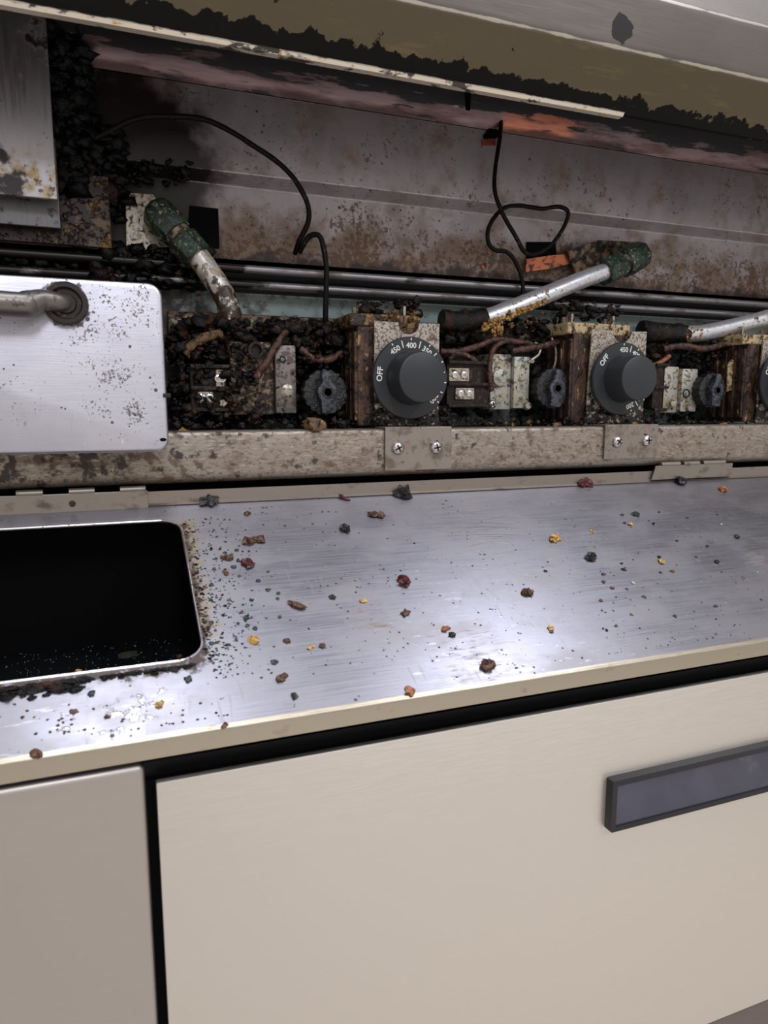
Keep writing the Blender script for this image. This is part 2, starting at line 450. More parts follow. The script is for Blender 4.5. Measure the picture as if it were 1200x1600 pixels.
M['heat'] = material('heat_tinted_steel', (132, 112, 110), 0.36, 0.8, brush=(40, (1, 6, 6), 0.06, 0.1), layers=[
    dict(col=(150, 130, 136), sc=50, det=7, st=(0.3, 2, 3), lo=0.48, hi=0.66, rough=0.42, metal=0.7, max=0.7),
    dict(col=(206, 128, 96), sc=40, det=6, st=(0.4, 1, 1), lo=0.70, hi=0.90, rough=0.34, metal=0.7, max=0.9, spots=[sp(840, 200, .585, 0.015, 0.07, 0.38), sp(960, 225, .585, 0.0, 0.05, 0.24)]),
    dict(col=(84, 58, 56), sc=45, det=8, st=(0.25, 1.5, 1.5), lo=0.46, hi=0.62, rough=0.36, metal=0.5, max=0.8),
    dict(col=(58, 32, 29), sc=40, det=6, st=(0.3, 1, 1), lo=0.70, hi=0.92, rough=0.35, metal=0.4, max=0.9, where=[(2, H + .2515, H + .2425, .36), (0, .42, .48, -.1)]),
    dict(col=(206, 194, 192), sc=200, det=6, st=(0.4, 1, 1), lo=0.66, hi=0.72, rough=0.5, metal=0.3, max=0.6),
    dict(col=(15, 12, 12), sc=60, det=8, st=(0.3, 1.5, 2.2), lo=0.57, hi=0.64, rough=0.55, metal=0.0, where=[(1, 0.583, 0.568, 0.27)])])
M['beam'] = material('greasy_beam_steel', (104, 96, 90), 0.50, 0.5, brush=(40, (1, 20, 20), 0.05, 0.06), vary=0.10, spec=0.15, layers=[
    dict(col=(206, 196, 178), sc=90, det=5, st=(.4, 1, 1), lo=0.72, hi=0.92, rough=0.4, metal=0.7, max=0.7, where=[(2, H + 0.2462, H + 0.2482, 0.45), (2, H + 0.2484, H + 0.2505, -0.5)]),  # painted highlight along the beam's lower bend
    dict(col=(190, 182, 172), sc=90, det=5, st=(.4, 1, 1), lo=0.72, hi=0.92, rough=0.4, metal=0.7, max=0.6, where=[(2, H + 0.2835, H + 0.2855, 0.45), (2, H + 0.2862, H + 0.2885, -0.5)]),  # painted highlight along the beam's upper bend
    dict(col=(96, 86, 66), sc=30, det=5, st=(.5, 1, 1), lo=0.45, hi=0.55, rough=0.5, metal=0.5, max=0.92, where=[(2, H + 0.2466, H + 0.2456, 0.5), (2, H + 0.2466, H + 0.2476, -0.6)]),
    dict(col=(120, 106, 74), sc=60, det=5, st=(.4, 2, 2), lo=0.55, hi=0.70, rough=0.5, metal=0.5, max=0.5, where=[(2, H + 0.2470, H + 0.2485, -0.6)]),
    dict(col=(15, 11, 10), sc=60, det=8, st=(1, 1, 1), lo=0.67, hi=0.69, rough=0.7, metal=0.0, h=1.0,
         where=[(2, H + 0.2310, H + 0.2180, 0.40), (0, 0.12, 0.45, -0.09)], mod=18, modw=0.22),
    dict(col=(14, 11, 10), sc=220, det=4, lo=0.735, hi=0.76, rough=0.6, metal=0.0),
    dict(col=(50, 45, 46), sc=90, det=5, lo=0.74, hi=0.77, rough=0.6, metal=0.0, spots=[sp(972, 44, .440, 0.003, 0.0145, 0.56)])])
M['lip'] = material('scraped_lip_steel', (226, 214, 194), 0.42, 0.5, layers=[
    dict(col=(190, 140, 60), sc=160, det=5, st=(.6, 1, 1), lo=0.58, hi=0.68, rough=0.5, metal=0.1),
    dict(col=(24, 18, 14), sc=110, det=7, st=(.5, 1, 1), lo=0.54, hi=0.60, rough=0.5, metal=0.0, max=0.95, where=[(2, H + .2145, H + .2162, .10)])])
M['bars'] = material('dull_bar_steel', (150, 146, 147), 0.42, 0.8, layers=[
    dict(col=(74, 60, 52), sc=80, det=6, st=(0.4, 1, 1), lo=0.48, hi=0.66, rough=0.5, metal=0.2, max=0.7),
    dict(col=(24, 17, 14), sc=50, det=6, st=(0.5, 1, 1), lo=0.54, hi=0.66, rough=0.4, metal=0.1, where=[(0, 0.16, 0.02, 0.22)])])
M['plate'] = material('stained_bright_plate', (178, 174, 178), 0.36, 0.95, brush=(50, (12, 12, 0.8), 0.05, 0.05), layers=[
    dict(col=(164, 138, 72), sc=120, det=7, lo=0.58, hi=0.80, rough=0.35, metal=0.3, max=0.8, where=[(2, H + 0.180, H + 0.150, 0.18)]),
    dict(col=(92, 60, 34), sc=200, det=6, lo=0.64, hi=0.74, rough=0.4, metal=0.1, max=0.85, where=[(2, H + 0.172, H + 0.146, 0.10)]),
    dict(col=(40, 26, 28), sc=90, det=6, lo=0.70, hi=0.86, rough=0.35, metal=0.0, spots=[sp(12, 287, .555, 0.004, 0.024, 0.36), sp(75, 60, .555, 0.002, 0.03, 0.34), sp(0, 235, .555, 0.0, 0.012, 0.3)]),
    dict(col=(52, 38, 26), sc=330, det=4, lo=0.68, hi=0.74, rough=0.4, metal=0.0)])
M['plate_dull'] = material('dull_grey_plate', (112, 110, 110), 0.45, 0.8, brush=(50, (12, 12, 0.8), 0.05, 0.05), layers=[
    dict(col=(48, 36, 30), sc=150, det=6, lo=0.54, hi=0.68, rough=0.4, metal=0.1)])
M['plate_yellow'] = material('yellow_grease_plate', (88, 74, 62), 0.35, 0.4, layers=[
    dict(col=(120, 90, 24), sc=190, det=7, lo=0.48, hi=0.60, rough=0.25, metal=0.1, h=0.6),
    dict(col=(160, 128, 40), sc=330, det=5, lo=0.60, hi=0.68, rough=0.25, metal=0.1, h=0.4),
    dict(col=(36, 16, 13), sc=120, det=6, lo=0.52, hi=0.62, rough=0.3, metal=0.0, where=[(0, 0.005, -0.03, 0.2), (2, H + .13, H + .14, .12)])])
M['tube'] = material('aluminium_gas_tube', (226, 226, 230), 0.36, 0.75, layers=[
    dict(col=(166, 156, 140), sc=180, det=6, lo=0.52, hi=0.66, rough=0.45, metal=0.5, max=0.5),
    dict(col=(176, 138, 66), sc=190, det=6, lo=0.61, hi=0.68, rough=0.45, metal=0.0, h=0.8, mod=35, modw=0.3),
    dict(col=(44, 30, 20), sc=300, det=5, lo=0.64, hi=0.70, rough=0.4, metal=0.0, h=0.6, mod=40, modw=0.3)])
M['tube_brown'] = material('browned_gas_tube', (214, 208, 200), 0.38, 0.6, layers=[
    dict(col=(160, 130, 80), sc=120, det=6, lo=0.48, hi=0.62, rough=0.45, metal=0.1, h=0.5, max=0.85),
    dict(col=(60, 40, 26), sc=150, det=6, lo=0.58, hi=0.70, rough=0.4, metal=0.0, h=0.8, where=[(2, H + 0.110, H + 0.078, 0.20)])])
M['green'] = material('green_coated_fitting', (42, 60, 49), 0.42, 0.1, bump=0.6, bump_scale=500, layers=[
    dict(col=(20, 24, 20), sc=160, det=6, lo=0.44, hi=0.60, rough=0.4, metal=0.0),
    dict(col=(84, 104, 82), sc=240, det=5, lo=0.56, hi=0.66, rough=0.45, metal=0.0, max=0.8),
    dict(col=(164, 152, 96), sc=280, det=6, lo=0.60, hi=0.66, rough=0.45, metal=0.1),
    dict(col=(44, 26, 18), sc=200, det=6, lo=0.61, hi=0.67, rough=0.4, metal=0.0)])
M['wire'] = material('sooty_capillary_wire', (15, 13, 13), 0.55, 0.0, spec=0.15, layers=[dict(col=(66, 50, 40), sc=300, det=4, lo=0.60, hi=0.70, rough=0.5)])
M['wire_brown'] = material('rusty_brown_wire', (84, 52, 38), 0.55, 0.0, bump=0.8, bump_scale=600, layers=[
    dict(col=(26, 16, 13), sc=230, det=6, lo=0.46, hi=0.58, rough=0.4), dict(col=(146, 98, 64), sc=320, det=4, lo=0.62, hi=0.70, rough=0.5)])
M['bare'] = material('bare_steel_bits', (178, 170, 158), 0.40, 0.75, layers=[
    dict(col=(140, 116, 84), sc=220, det=5, lo=0.50, hi=0.62, rough=0.45, metal=0.3, max=0.7),
    dict(col=(50, 35, 26), sc=330, det=6, lo=0.52, hi=0.62, rough=0.45, metal=0.1)])
M['valve_silver'] = material('zinc_valve_body', (178, 176, 166), 0.48, 0.5, layers=[
    dict(col=(170, 150, 104), sc=120, det=6, lo=0.50, hi=0.62, rough=0.5, metal=0.1, max=0.8),
    dict(col=(66, 82, 84), sc=110, det=5, lo=0.56, hi=0.66, rough=0.4, metal=0.2, max=0.8),
    dict(col=(74, 54, 38), sc=200, det=7, lo=0.52, hi=0.64, rough=0.5, metal=0.0, max=0.85),
    dict(col=(28, 20, 17), sc=260, det=6, lo=0.58, hi=0.66, rough=0.45, metal=0.0, h=0.5)])
M['valve_rust'] = material('charred_valve_body', (132, 118, 104), 0.5, 0.3, layers=[
    dict(col=(130, 94, 58), sc=150, det=6, lo=0.48, hi=0.60, rough=0.5, metal=0.1),
    dict(col=(170, 140, 96), sc=240, det=5, lo=0.60, hi=0.68, rough=0.5, metal=0.1),
    dict(col=(40, 28, 23), sc=190, det=7, lo=0.44, hi=0.58, rough=0.5, metal=0.0, h=0.6),
    dict(col=(13, 11, 11), sc=90, det=7, lo=0.52, hi=0.62, rough=0.42, metal=0.0, h=0.6)])
M['valve_grey'] = material('grey_valve_cover', (128, 118, 112), 0.45, 0.5, layers=[
    dict(col=(66, 54, 48), sc=260, det=6, lo=0.46, hi=0.60, rough=0.5, metal=0.2, max=0.85),
    dict(col=(16, 13, 12), sc=200, det=7, lo=0.58, hi=0.66, rough=0.4, metal=0.0, h=0.6)])
M['cream'] = material('cream_thermostat_block', (184, 164, 124), 0.5, 0.0, bump=0.5, bump_scale=500, layers=[
    dict(col=(112, 78, 42), sc=180, det=6, lo=0.48, hi=0.62, rough=0.45), dict(col=(38, 24, 17), sc=170, det=7, lo=0.54, hi=0.62, rough=0.42, h=0.6)])
M['cream_burnt'] = material('burnt_cream_block', (150, 118, 62), 0.5, 0.0, bump=0.8, bump_scale=500, layers=[
    dict(col=(92, 58, 28), sc=180, det=6, lo=0.42, hi=0.56, rough=0.45), dict(col=(30, 18, 13), sc=150, det=7, lo=0.46, hi=0.56, rough=0.42, h=0.6)])
M['body_brown'] = material('brown_thermostat_case', (88, 64, 50), 0.5, 0.3, bump=0.6, bump_scale=400, layers=[
    dict(col=(46, 26, 20), sc=120, det=7, st=(1, 1, 0.5), lo=0.40, hi=0.56, rough=0.42, metal=0.0, h=0.5),
    dict(col=(160, 130, 84), sc=200, det=5, st=(1, 1, 0.5), lo=0.60, hi=0.70, rough=0.5, metal=0.0),
    dict(col=(20, 14, 12), sc=120, det=7, lo=0.54, hi=0.64, rough=0.4, metal=0.0, h=0.6)])
M['char_knob'] = material('charred_black_knob', (11, 11, 13), 0.26, 0.0, bump=1.2, bump_scale=700, spec=0.6, layers=[
    dict(col=(44, 43, 49), sc=420, det=4, lo=0.60, hi=0.68, rough=0.3), dict(col=(48, 34, 26), sc=160, det=5, lo=0.60, hi=0.70, rough=0.5)])
M['char_pointer'] = material('sooty_knob_pointer', (70, 72, 82), 0.36, 0.1, bump=0.8, bump_scale=600, layers=[dict(col=(20, 19, 22), sc=300, det=5, lo=0.48, hi=0.60, rough=0.4)])
M['bakelite'] = material('dark_terminal_plastic', (26, 18, 15), 0.5, 0.0, spec=0.3, layers=[dict(col=(70, 46, 31), sc=230, det=6, lo=0.52, hi=0.62, rough=0.5)])
M['copper'] = material('bright_copper_plate', (190, 112, 80), 0.38, 0.8, layers=[dict(col=(60, 34, 31), sc=140, det=6, lo=0.50, hi=0.62, rough=0.4, metal=0.2)])
M['handle_steel'] = material('grey_handle_steel', (120, 114, 108), 0.38, 0.8, layers=[dict(col=(60, 48, 40), sc=150, det=6, lo=0.54, hi=0.68, rough=0.4, metal=0.1)])
M['grommet'] = material('dark_handle_boss', (48, 41, 38), 0.42, 0.4, layers=[dict(col=(120, 94, 66), sc=320, det=5, lo=0.60, hi=0.70, rough=0.5, metal=0.1)])
M['pull_black'] = material('black_pull_plastic', (34, 34, 38), 0.35, 0.0, spec=0.3)
M['pull_pocket'] = material('slate_pull_pocket', (92, 92, 106), 0.24, 0.6, vary=0.25, layers=[dict(col=(128, 128, 144), sc=24, det=4, lo=0.54, hi=0.70, rough=0.3, metal=0.6, max=0.5)])
M['hinge'] = material('steel_hinge', (148, 139, 130), 0.42, 0.85, layers=[
    dict(col=(72, 54, 40), sc=100, det=7, st=(.6, 1, 1), lo=0.52, hi=0.70, rough=0.5, metal=0.1, max=0.8)])
M['floor'] = material('kitchen_floor_tile', (204, 196, 187), 0.5, 0.0, vary=0.1)
M['wall'] = material('pale_wall', (190, 186, 178), 0.6, 0.0, vary=0.05)
M['dark_steel'] = material('dark_inner_steel', (22, 19, 18), 0.6, 0.2, spec=0.15)  # near-black tone for the bar recess and the side and back walls
def crumb_mat(n, c, c2, r):
    return material(n, c, r, 0.0, bump=0.5, bump_scale=700, spec=0.5, layers=[dict(col=c2, sc=420, det=3, lo=0.48, hi=0.60, rough=r)])
M['c_black'] = crumb_mat('burnt_black_crumb', (12, 11, 12), (30, 25, 25), 0.25)
M['c_brown'] = crumb_mat('browned_crumb', (92, 56, 34), (44, 26, 18), 0.4)
M['c_yellow'] = crumb_mat('yellow_crumb', (196, 160, 88), (140, 102, 52), 0.5)
M['c_red'] = crumb_mat('dark_red_crumb', (84, 22, 20), (30, 10, 12), 0.18)
M['c_orange'] = crumb_mat('orange_crumb', (158, 98, 58), (112, 64, 36), 0.45)
M['c_green'] = crumb_mat('dark_green_flake', (30, 44, 38), (50, 70, 58), 0.4)
M['c_olive'] = crumb_mat('olive_spot', (62, 64, 48), (40, 42, 34), 0.5)
M['c_cream'] = crumb_mat('cream_bead', (206, 200, 176), (180, 168, 140), 0.4)
M['c_pale'] = crumb_mat('pale_crumb', (186, 196, 184), (120, 150, 130), 0.4)

X0, X1 = -0.42, 1.02
# ------------------------------------------------------------------ the setting
bm = BM(); box(bm, -3, 4, -3, 2, -0.05, 0)
fl = make('floor', bm, M['floor']); tag(fl, 'brown tiled kitchen floor in front of the cabinet', None, kind='structure')

bm = BM(); box(bm, -3, 4, 1.2, 1.3, 0, 2.7)
tag(make('wall_back', bm, M['wall']), 'pale wall behind the griddle', None, kind='structure')

# ------------------------------------------------------------------ cabinet under the griddle
cab = thing('refrigerated_cabinet', (0.3, 0.7, 0), 'low stainless steel cabinet with a wide drawer under the griddle', 'cabinet')
DY = 0.33
bm = BM(); box(bm, X0 - .05, X1 + .05, DY + .0082, 1.12, 0.0, H - 0.1795)
make('cabinet_body', bm, M['black'], cab)
bm = BM(); box(bm, X0 - .05, X1 + .05, DY + .012, 1.12, H - 0.1795, H - 0.172)
make('top_deck', bm, M['deck'], cab)
bm = BM(); box(bm, X0 - .05, 0.0062, DY, DY + .008, 0.10, H - 0.1668)
tag(make('side_panel', bm, M['front_side'], cab, smooth=40, bevel=0.0034, bseg=4), 'plain steel side panel left of the drawer', None)
bm = BM(); box(bm, 0.0108, X1 + .05, DY, DY + .0042, H - 0.4362, H - 0.1772)
dr = make('drawer_front', bm, M['front_warm'], cab, smooth=40, bevel=0.001, bseg=2)
# recessed pull on the drawer front
a, b_ = U(948, 1214, DY), U(945, 1293, DY)
hx0, hx1, hz1, hz0 = a.x, a.x + 0.30, a.z, b_.z
bm = BM()
y0, y1 = DY - 0.0062, DY + 0.002
t = 0.0040
oo = rrect(hx0, hx1, hz0, hz1, 0.0012, 2); ii = rrect(hx0 + t, hx1 - t, hz0 + t * .75, hz1 - t, 0.0006, 2)
A0 = [bm.verts.new((x, y0, z)) for x, z in oo]; A1 = [bm.verts.new((x, y1, z)) for x, z in oo]
B0 = [bm.verts.new((x, y0 + .0004, z)) for x, z in ii]; B1 = [bm.verts.new((x, y1, z)) for x, z in ii]
for i in range(len(oo)):
    j = (i + 1) % len(oo)
    bm.faces.new((A0[i], A0[j], B0[j], B0[i])); bm.faces.new((A1[i], A1[j], A0[j], A0[i]))
    bm.faces.new((B0[i], B0[j], B1[j], B1[i])); bm.faces.new((A1[i], B1[i], B1[j], A1[j]))
tag(make('drawer_pull', bm, M['pull_black'], dr, smooth=30), 'black framed recessed pull', None)
bm = BM()
prism(bm, [(DY - 0.0012, hz1 - t * .6), (DY - 0.0002, hz1 - t * .6), (DY - 0.0002, hz0 + t * .6), (DY - 0.0048, hz0 + t * .6)], hx0 + t * .8, hx1 - t * .8)
make('pull_pocket', bm, M['pull_pocket'], dr)
bm = BM(); box(bm, 0.0108, X1 + .05, DY + .0015, DY + .0038, H - 0.475, H - 0.4382)
make('lower_frame', bm, M['frame_steel'], cab, bevel=0.001)
bm = BM(); box(bm, 0.0108, X1 + .05, DY, DY + .0038, 0.10, H - 0.479)
make('lower_drawer_front', bm, M['front_warm'], cab, bevel=0.0016)

# ------------------------------------------------------------------ griddle body
gr = thing('griddle', (0.3, 0.8, H - 0.172), 'stainless steel gas griddle with its front opened, caked in burnt grease', 'griddle')
def gpart(name, prof, mat, x0=X0, x1=X1, nseg=1, **k):
    bm = BM(); prism(bm, prof, x0, x1, nseg); return make(name, bm, mat, gr, **k)
gpart('lower_body', [(0.535, H - 0.172), (1.1, H - 0.172), (1.1, H - 0.022), (0.535, H - 0.022)], M['black'])
rt, rb = H - 0.0172, H - 0.0535
gpart('front_rail', [(0.532, rt)] + arc(.509, rt - .003, .003, 90, 180, 4) + arc(.514, rb + .008, .008, 180, 270, 6) + [(0.532, rb)], M['rail'], smooth=40)
gpart('control_tray', [(0.532, H - 0.022), (0.60, H - 0.020), (0.60, H - 0.018), (0.532, H - 0.0195)], M['tray'])
gpart('control_back_panel', [(0.600, H - 0.022), (0.604, H - 0.022), (0.604, H + 0.092), (0.600, H + 0.092)], M['pale'])
gpart('bar_recess', [(0.600, H + 0.092), (0.606, H + 0.092), (0.606, H + 0.118), (0.600, H + 0.118)], M['dark_steel'])
for zc in (0.1085, 0.0965):
    pr = [(0.5865 + 0.0045 * math.cos(q * math.pi / 6), H + zc + 0.0034 * math.sin(q * math.pi / 6)) for q in range(12)]
    gpart('ledge_bar', pr, M['bars'], smooth=60)
# rear sheet with its pressed step
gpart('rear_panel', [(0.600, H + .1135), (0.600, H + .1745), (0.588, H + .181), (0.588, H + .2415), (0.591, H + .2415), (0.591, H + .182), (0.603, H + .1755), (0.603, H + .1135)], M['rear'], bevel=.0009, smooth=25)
cv = [(0.5875, .2415), (0.583, .249), (0.574, .2565), (0.560, .263), (0.540, .2675), (0.505, .270)]
gpart('heat_shield', [(y, H + z) for y, z in cv] + [(y + .002, H + z + .003) for y, z in cv[::-1]], M['heat'], smooth=60)
# front beam overhead: upright face, overhanging face, upright top band
def bend_arc(p, a, b, r):
    p, a, b = Vector(p), Vector(a), Vector(b)
    u, w = (a - p).normalized(), (b - p).normalized()
    return [tuple(p + u * r * (1 - k / 5) ** 2 + w * r * (k / 5) ** 2) for k in range(6)]
q0, q1, q2, q3 = (0.460, H + .2145), (0.440, H + .2483), (0.440, H + .2858), (0.475, H + .330)
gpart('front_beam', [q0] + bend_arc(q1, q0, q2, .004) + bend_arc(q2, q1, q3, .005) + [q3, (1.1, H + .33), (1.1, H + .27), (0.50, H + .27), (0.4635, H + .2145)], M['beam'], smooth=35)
gpart('beam_lip', [(0.4588, H + .2125), (0.4575, H + .2145), (0.4588, H + .2160), (0.464, H + .2160), (0.464, H + .2125)], M['lip'], X0, U(972, 178, .46).x, smooth=50)
bm = BM(); box(bm, X0 - .004, X0, .46, 1.1, H - .172, H + .33); make('side_wall', bm, M['dark_steel'], gr)
bm = BM(); box(bm, X1, X1 + .004, .46, 1.1, H - .172, H + .33); make('side_wall', bm, M['dark_steel'], gr)
bm = BM(); box(bm, X0, X1, 1.1, 1.104, H - .172, H + .33); make('back_wall', bm, M['dark_steel'], gr)
def quad_plate(px, Y, th, mat, name, parent=gr, bevel=0.0, y2=None):
    bm = BM()
    pts = [U(x, y, Y) for x, y in px]
    plate(bm, [(p.x, p.z) for p in pts], Y, Y + th)
    return make(name, bm, mat, parent, bevel=bevel)
# sheet-metal pieces at the left end
a, b_ = U(90, 312, .555), U(80, 30, .555)
bm = BM(); box(bm, -.30, a.x, .555, .559, a.z, H + .27)
tag(make('end_plate', bm, M['plate'], gr, bevel=.0008), 'bright steel plate with yellow and black grease stains', None)
a = U(95, 357, .568)
bm = BM(); box(bm, -.30, a.x, .568, .571, a.z, a.z + .06); make('end_plate', bm, M['plate_dull'], gr, bevel=.0006)
a = U(175, 388, .578)
bm = BM(); box(bm, -.30, a.x, .578, .581, a.z, a.z + .05); tag(make('end_plate', bm, M['plate_yellow'], gr, bevel=.0006), 'steel strip coated with yellow grease', None)
# openings and small pieces on the rear panel
quad_plate([(292, 388), (343, 388), (341, 326), (296, 321)], .5985, .001, M['black'], 'square_port_shade')
quad_plate([(196, 300), (240, 303), (262, 345), (278, 405), (240, 400), (197, 395)], .590, .003, M['bare'], 'fitting_bracket', bevel=.0006)
quad_plate([(755, 212), (776, 186), (783, 190), (781, 212), (775, 217), (757, 217)], .5868, .0012, M['black'], 'bulb_slot_shade')
quad_plate([(753, 218), (776, 216), (774, 227), (754, 227)], .5862, .0015, M['copper'], 'slot_flap')
quad_plate([(728, 141), (736, 141), (735, 172), (729, 170)], .566, .002, M['black'], 'hanger_strip')
quad_plate([(823, 378), (868, 378), (870, 402), (823, 405)], .5985, .001, M['black'], 'square_port_shade')
tag(quad_plate([(822, 405), (860, 399), (893, 396), (890, 412), (858, 420), (822, 425)], .592, .003, M['copper'], 'port_flap'), 'bent copper coloured flap', None)
quad_plate([(886, 392), (935, 375), (998, 378), (1000, 402), (950, 420), (905, 438)], .588, .004, M['valve_rust'], 'fitting_bracket', bevel=.0008)
bm = BM(); cyl(bm, U(757, 415, .5975), U(757, 415, .5995), .0028, n=14); make('rivet', bm, M['copper'], gr, smooth=40)
# gas manifold behind the controls
bm = BM()
a = U(640, 520, .580)
cyl(bm, (0.045, .582, a.z), (X1, .582, a.z), .0095, n=16)
make('gas_manifold', bm, M['valve_rust'], gr, smooth=40)

# ------------------------------------------------------------------ folded-down front panel
fp = thing('fold_down_panel', (0.3, 0.42, H - 0.16), 'brushed steel front panel folded down on hinges, littered with crumbs', 'panel')
bm = BM()
def loop(pts):
    vs = [bm.verts.new(onp(x, s)) for x, s in pts]
    return [bm.edges.new((vs[i], vs[(i + 1) % len(vs)])) for i in range(len(vs))]
HX1 = 0.0402
hole = rrect(-0.24, HX1, 0.0195, 0.1515, 0.0135, 7)
es = loop([(X0, 0), (X1, 0), (X1, .1975), (X0, .1975)]) + loop(hole)
r_ = bmesh.ops.triangle_fill(bm, use_beauty=True, use_dissolve=False, edges=es)
ret = bmesh.ops.extrude_face_region(bm, geom=bm.faces[:])
nv = [g for g in ret['geom'] if isinstance(g, bmesh.types.BMVert)]
bmesh.ops.translate(bm, verts=nv, vec=Vector((0, math.sin(SL), -math.cos(SL))) * .0012)
sheet = make('panel_sheet', bm, M['panel'], fp)
bm = BM()
q = [onp(x, s, -.0004) for x, s in hole]
n = len(q)
rows = []
for i in range(n):
    d = (q[(i + 1) % n] - q[i - 1]).normalized()
    nn = Vector((0, -math.sin(SL), math.cos(SL)))
    w = d.cross(nn)
    rows.append([bm.verts.new(q[i] + (w * math.cos(k * math.pi / 3) + nn * math.sin(k * math.pi / 3)) * .0011) for k in range(6)])
for i in range(n):
    A, B = rows[i], rows[(i + 1) % n]
    for k in range(6): bm.faces.new((A[k], A[(k + 1) % 6], B[(k + 1) % 6], B[k]))
make('cutout_rim', bm, M['screw'], sheet, smooth=60)
# front lip: rounded bend and short skirt
e = onp(0, .1975)
ey, ez = e.y, e.z
bend = [(ey - .0028 * math.sin(math.radians(25.5 + k * 16)) + .0012, ez - .0028 + .0028 * math.cos(math.radians(25.5 + k * 16)) + .0003) for k in range(5)]
lip = [(ey + .002, ez + .0009)] + bend + [(ey - .0016, H - .1628), (ey - .0003, H - .1630), (ey + .0002, H - .158), (ey + .002, ez - .001)]
bm = BM(); prism(bm, lip, X0, X1); make('panel_front_lip', bm, M['panel_edge'], fp, smooth=50)
bm = BM()
prism(bm, [(0.5065, H - .0578), (0.505, H - .0578), (0.505, H - .066), (0.503, H - .0674), (0.5065, H - .0690)], U(231, 775, .505).x, X1)
make('panel_back_flange', bm, M['flange'], fp, smooth=50)
def hinge(x0, x1, ztop, zbot, kn, skew=0.0):
    bm = BM()
    plate(bm, [(x0 - skew, zbot), (x1, zbot), (x1 + skew * .3, ztop), (x0, ztop)], .5022, .5040)
    h = make('hinge', bm, M['hinge'], fp, bevel=.0003)
    for k0, k1 in kn:
        bm = BM(); cyl(bm, (k0, .5042, ztop + .0009), (k1, .5042, ztop + .0009), .0024, n=14)
        make('hinge_knuckle', bm, M['hinge'], h, smooth=40)
    return h
def hx(px): return U(px, 772, .503).x
zt, zb = U(150, 766, .503).z, U(150, 798, .503).z
h1 = hinge(-.30, hx(231), zt - .0015, zb, [(hx(-60), hx(-15)), (hx(25), hx(67)), (hx(108), hx(148)), (hx(188), hx(228))])
bm = BM(); lathe(bm, U(113, 787, .5024), (0, -1, 0), [(0, .0022), (.0006, .0020), (.0008, .0012)], 14); make('rivet', bm, M['grommet'], h1, smooth=40)
def hx2(px): return U(px, 735, .503).x
hinge(hx2(1024), hx2(1142), U(1080, 726, .503).z, U(1080, 747, .503).z, [(hx2(1033), hx2(1062)), (hx2(1068), hx2(1092)), (hx2(1098), hx2(1132))], skew=.004)

# ------------------------------------------------------------------ grease drawer at the left
gd = thing('grease_pan', (-0.1, .6, H - 0.012), 'bright steel grease pan front with rounded corners and a tubular handle', 'grease pan')
dx1 = U(264, 690, .478).x; dz0 = U(200, 707, .478).z; dz1 = U(200, 440, .478).z
bm = BM(); plate(bm, rrect(-.24, dx1, dz0, dz1, .0085, 6), .478, .490)
make('drawer_face', bm, M['drawer'], gd, smooth=40, bevel=.0022, bseg=3)
bm = BM(); box(bm, -.23, dx1 - .006, .490, .80, H - 0.012, dz1 - .01)
make('drawer_box', bm, M['frame_steel'], gd)
p_ = U(255, 687, .4779)
bm = BM(); plate(bm, [(p_.x + .0022 * math.cos(k * .5236), p_.z + .0011 * math.sin(k * .5236)) for k in range(12)], .4777, .4785)
make('corner_hole_shade', bm, M['black'], gd)
p_ = U(259, 618, .480)
bm = BM(); box(bm, p_.x - .0018, p_.x + .003, .4772, .484, p_.z - .0013, p_.z + .0013)
make('side_clip', bm, M['grommet'], gd, bevel=.0004)
c = U(103, 475, .478)
bm = BM()
lathe(bm, c, (0, -1, 0), [(0, .0128), (.003, .0128), (.0048, .0118), (.0048, .0095), (.0022, .0085), (.0022, .0062), (.0040, .0055), (.0040, .001)], 32)
hb = make('handle', bm, M['grommet'], gd, smooth=40)
bm = BM()
tube(bm, [c + Vector((.0, -.001, 0)), c + Vector((-.004, -.0045, .0002)), c + Vector((-.012, -.0075, .0006)), U(45, 473, .467), U(0, 474, .464), c + Vector((-.15, -.02, .002))],
     lambda t: .0046 + .0026 * min(1, t * 1.6), n=16, sub=8)
make('handle_bar', bm, M['handle_steel'], hb, smooth=60)

# ------------------------------------------------------------------ thermostat controls
FONT = bpy.data.curves.new('tmp_font', 'FONT')
def text_mesh(txt, size):
    cu = bpy.data.curves.new('tmp', 'FONT')
    cu.body = txt; cu.size = size; cu.align_x = 'CENTER'; cu.align_y = 'CENTER'; cu.offset = size * 0.02; cu.extrude = 0.00012
    cu.resolution_u = 3
    ob = bpy.data.objects.new('tmp', cu); COL.objects.link(ob)
    dg = bpy.context.evaluated_depsgraph_get()
    me = bpy.data.meshes.new_from_object(ob.evaluated_get(dg))
    bpy.data.objects.remove(ob); bpy.data.curves.remove(cu)
    return me
def put_text(txt, size, c, rad, ang, parent, name='numeral'):
    """lettering on the dial face; ang in degrees clockwise from the top"""
    me = text_mesh(txt, size)
    bm = BM(); bm.from_mesh(me); bpy.data.meshes.remove(me)
    a = math.radians(ang)
    for v in bm.verts:
        x, y, d = v.co.x, v.co.y + rad, v.co.z
        v.co = Vector((c.x + x * math.cos(a) + y * math.sin(a), c.y - d, c.z - x * math.sin(a) + y * math.cos(a)))
    return make(name, bm, M['print'], parent)
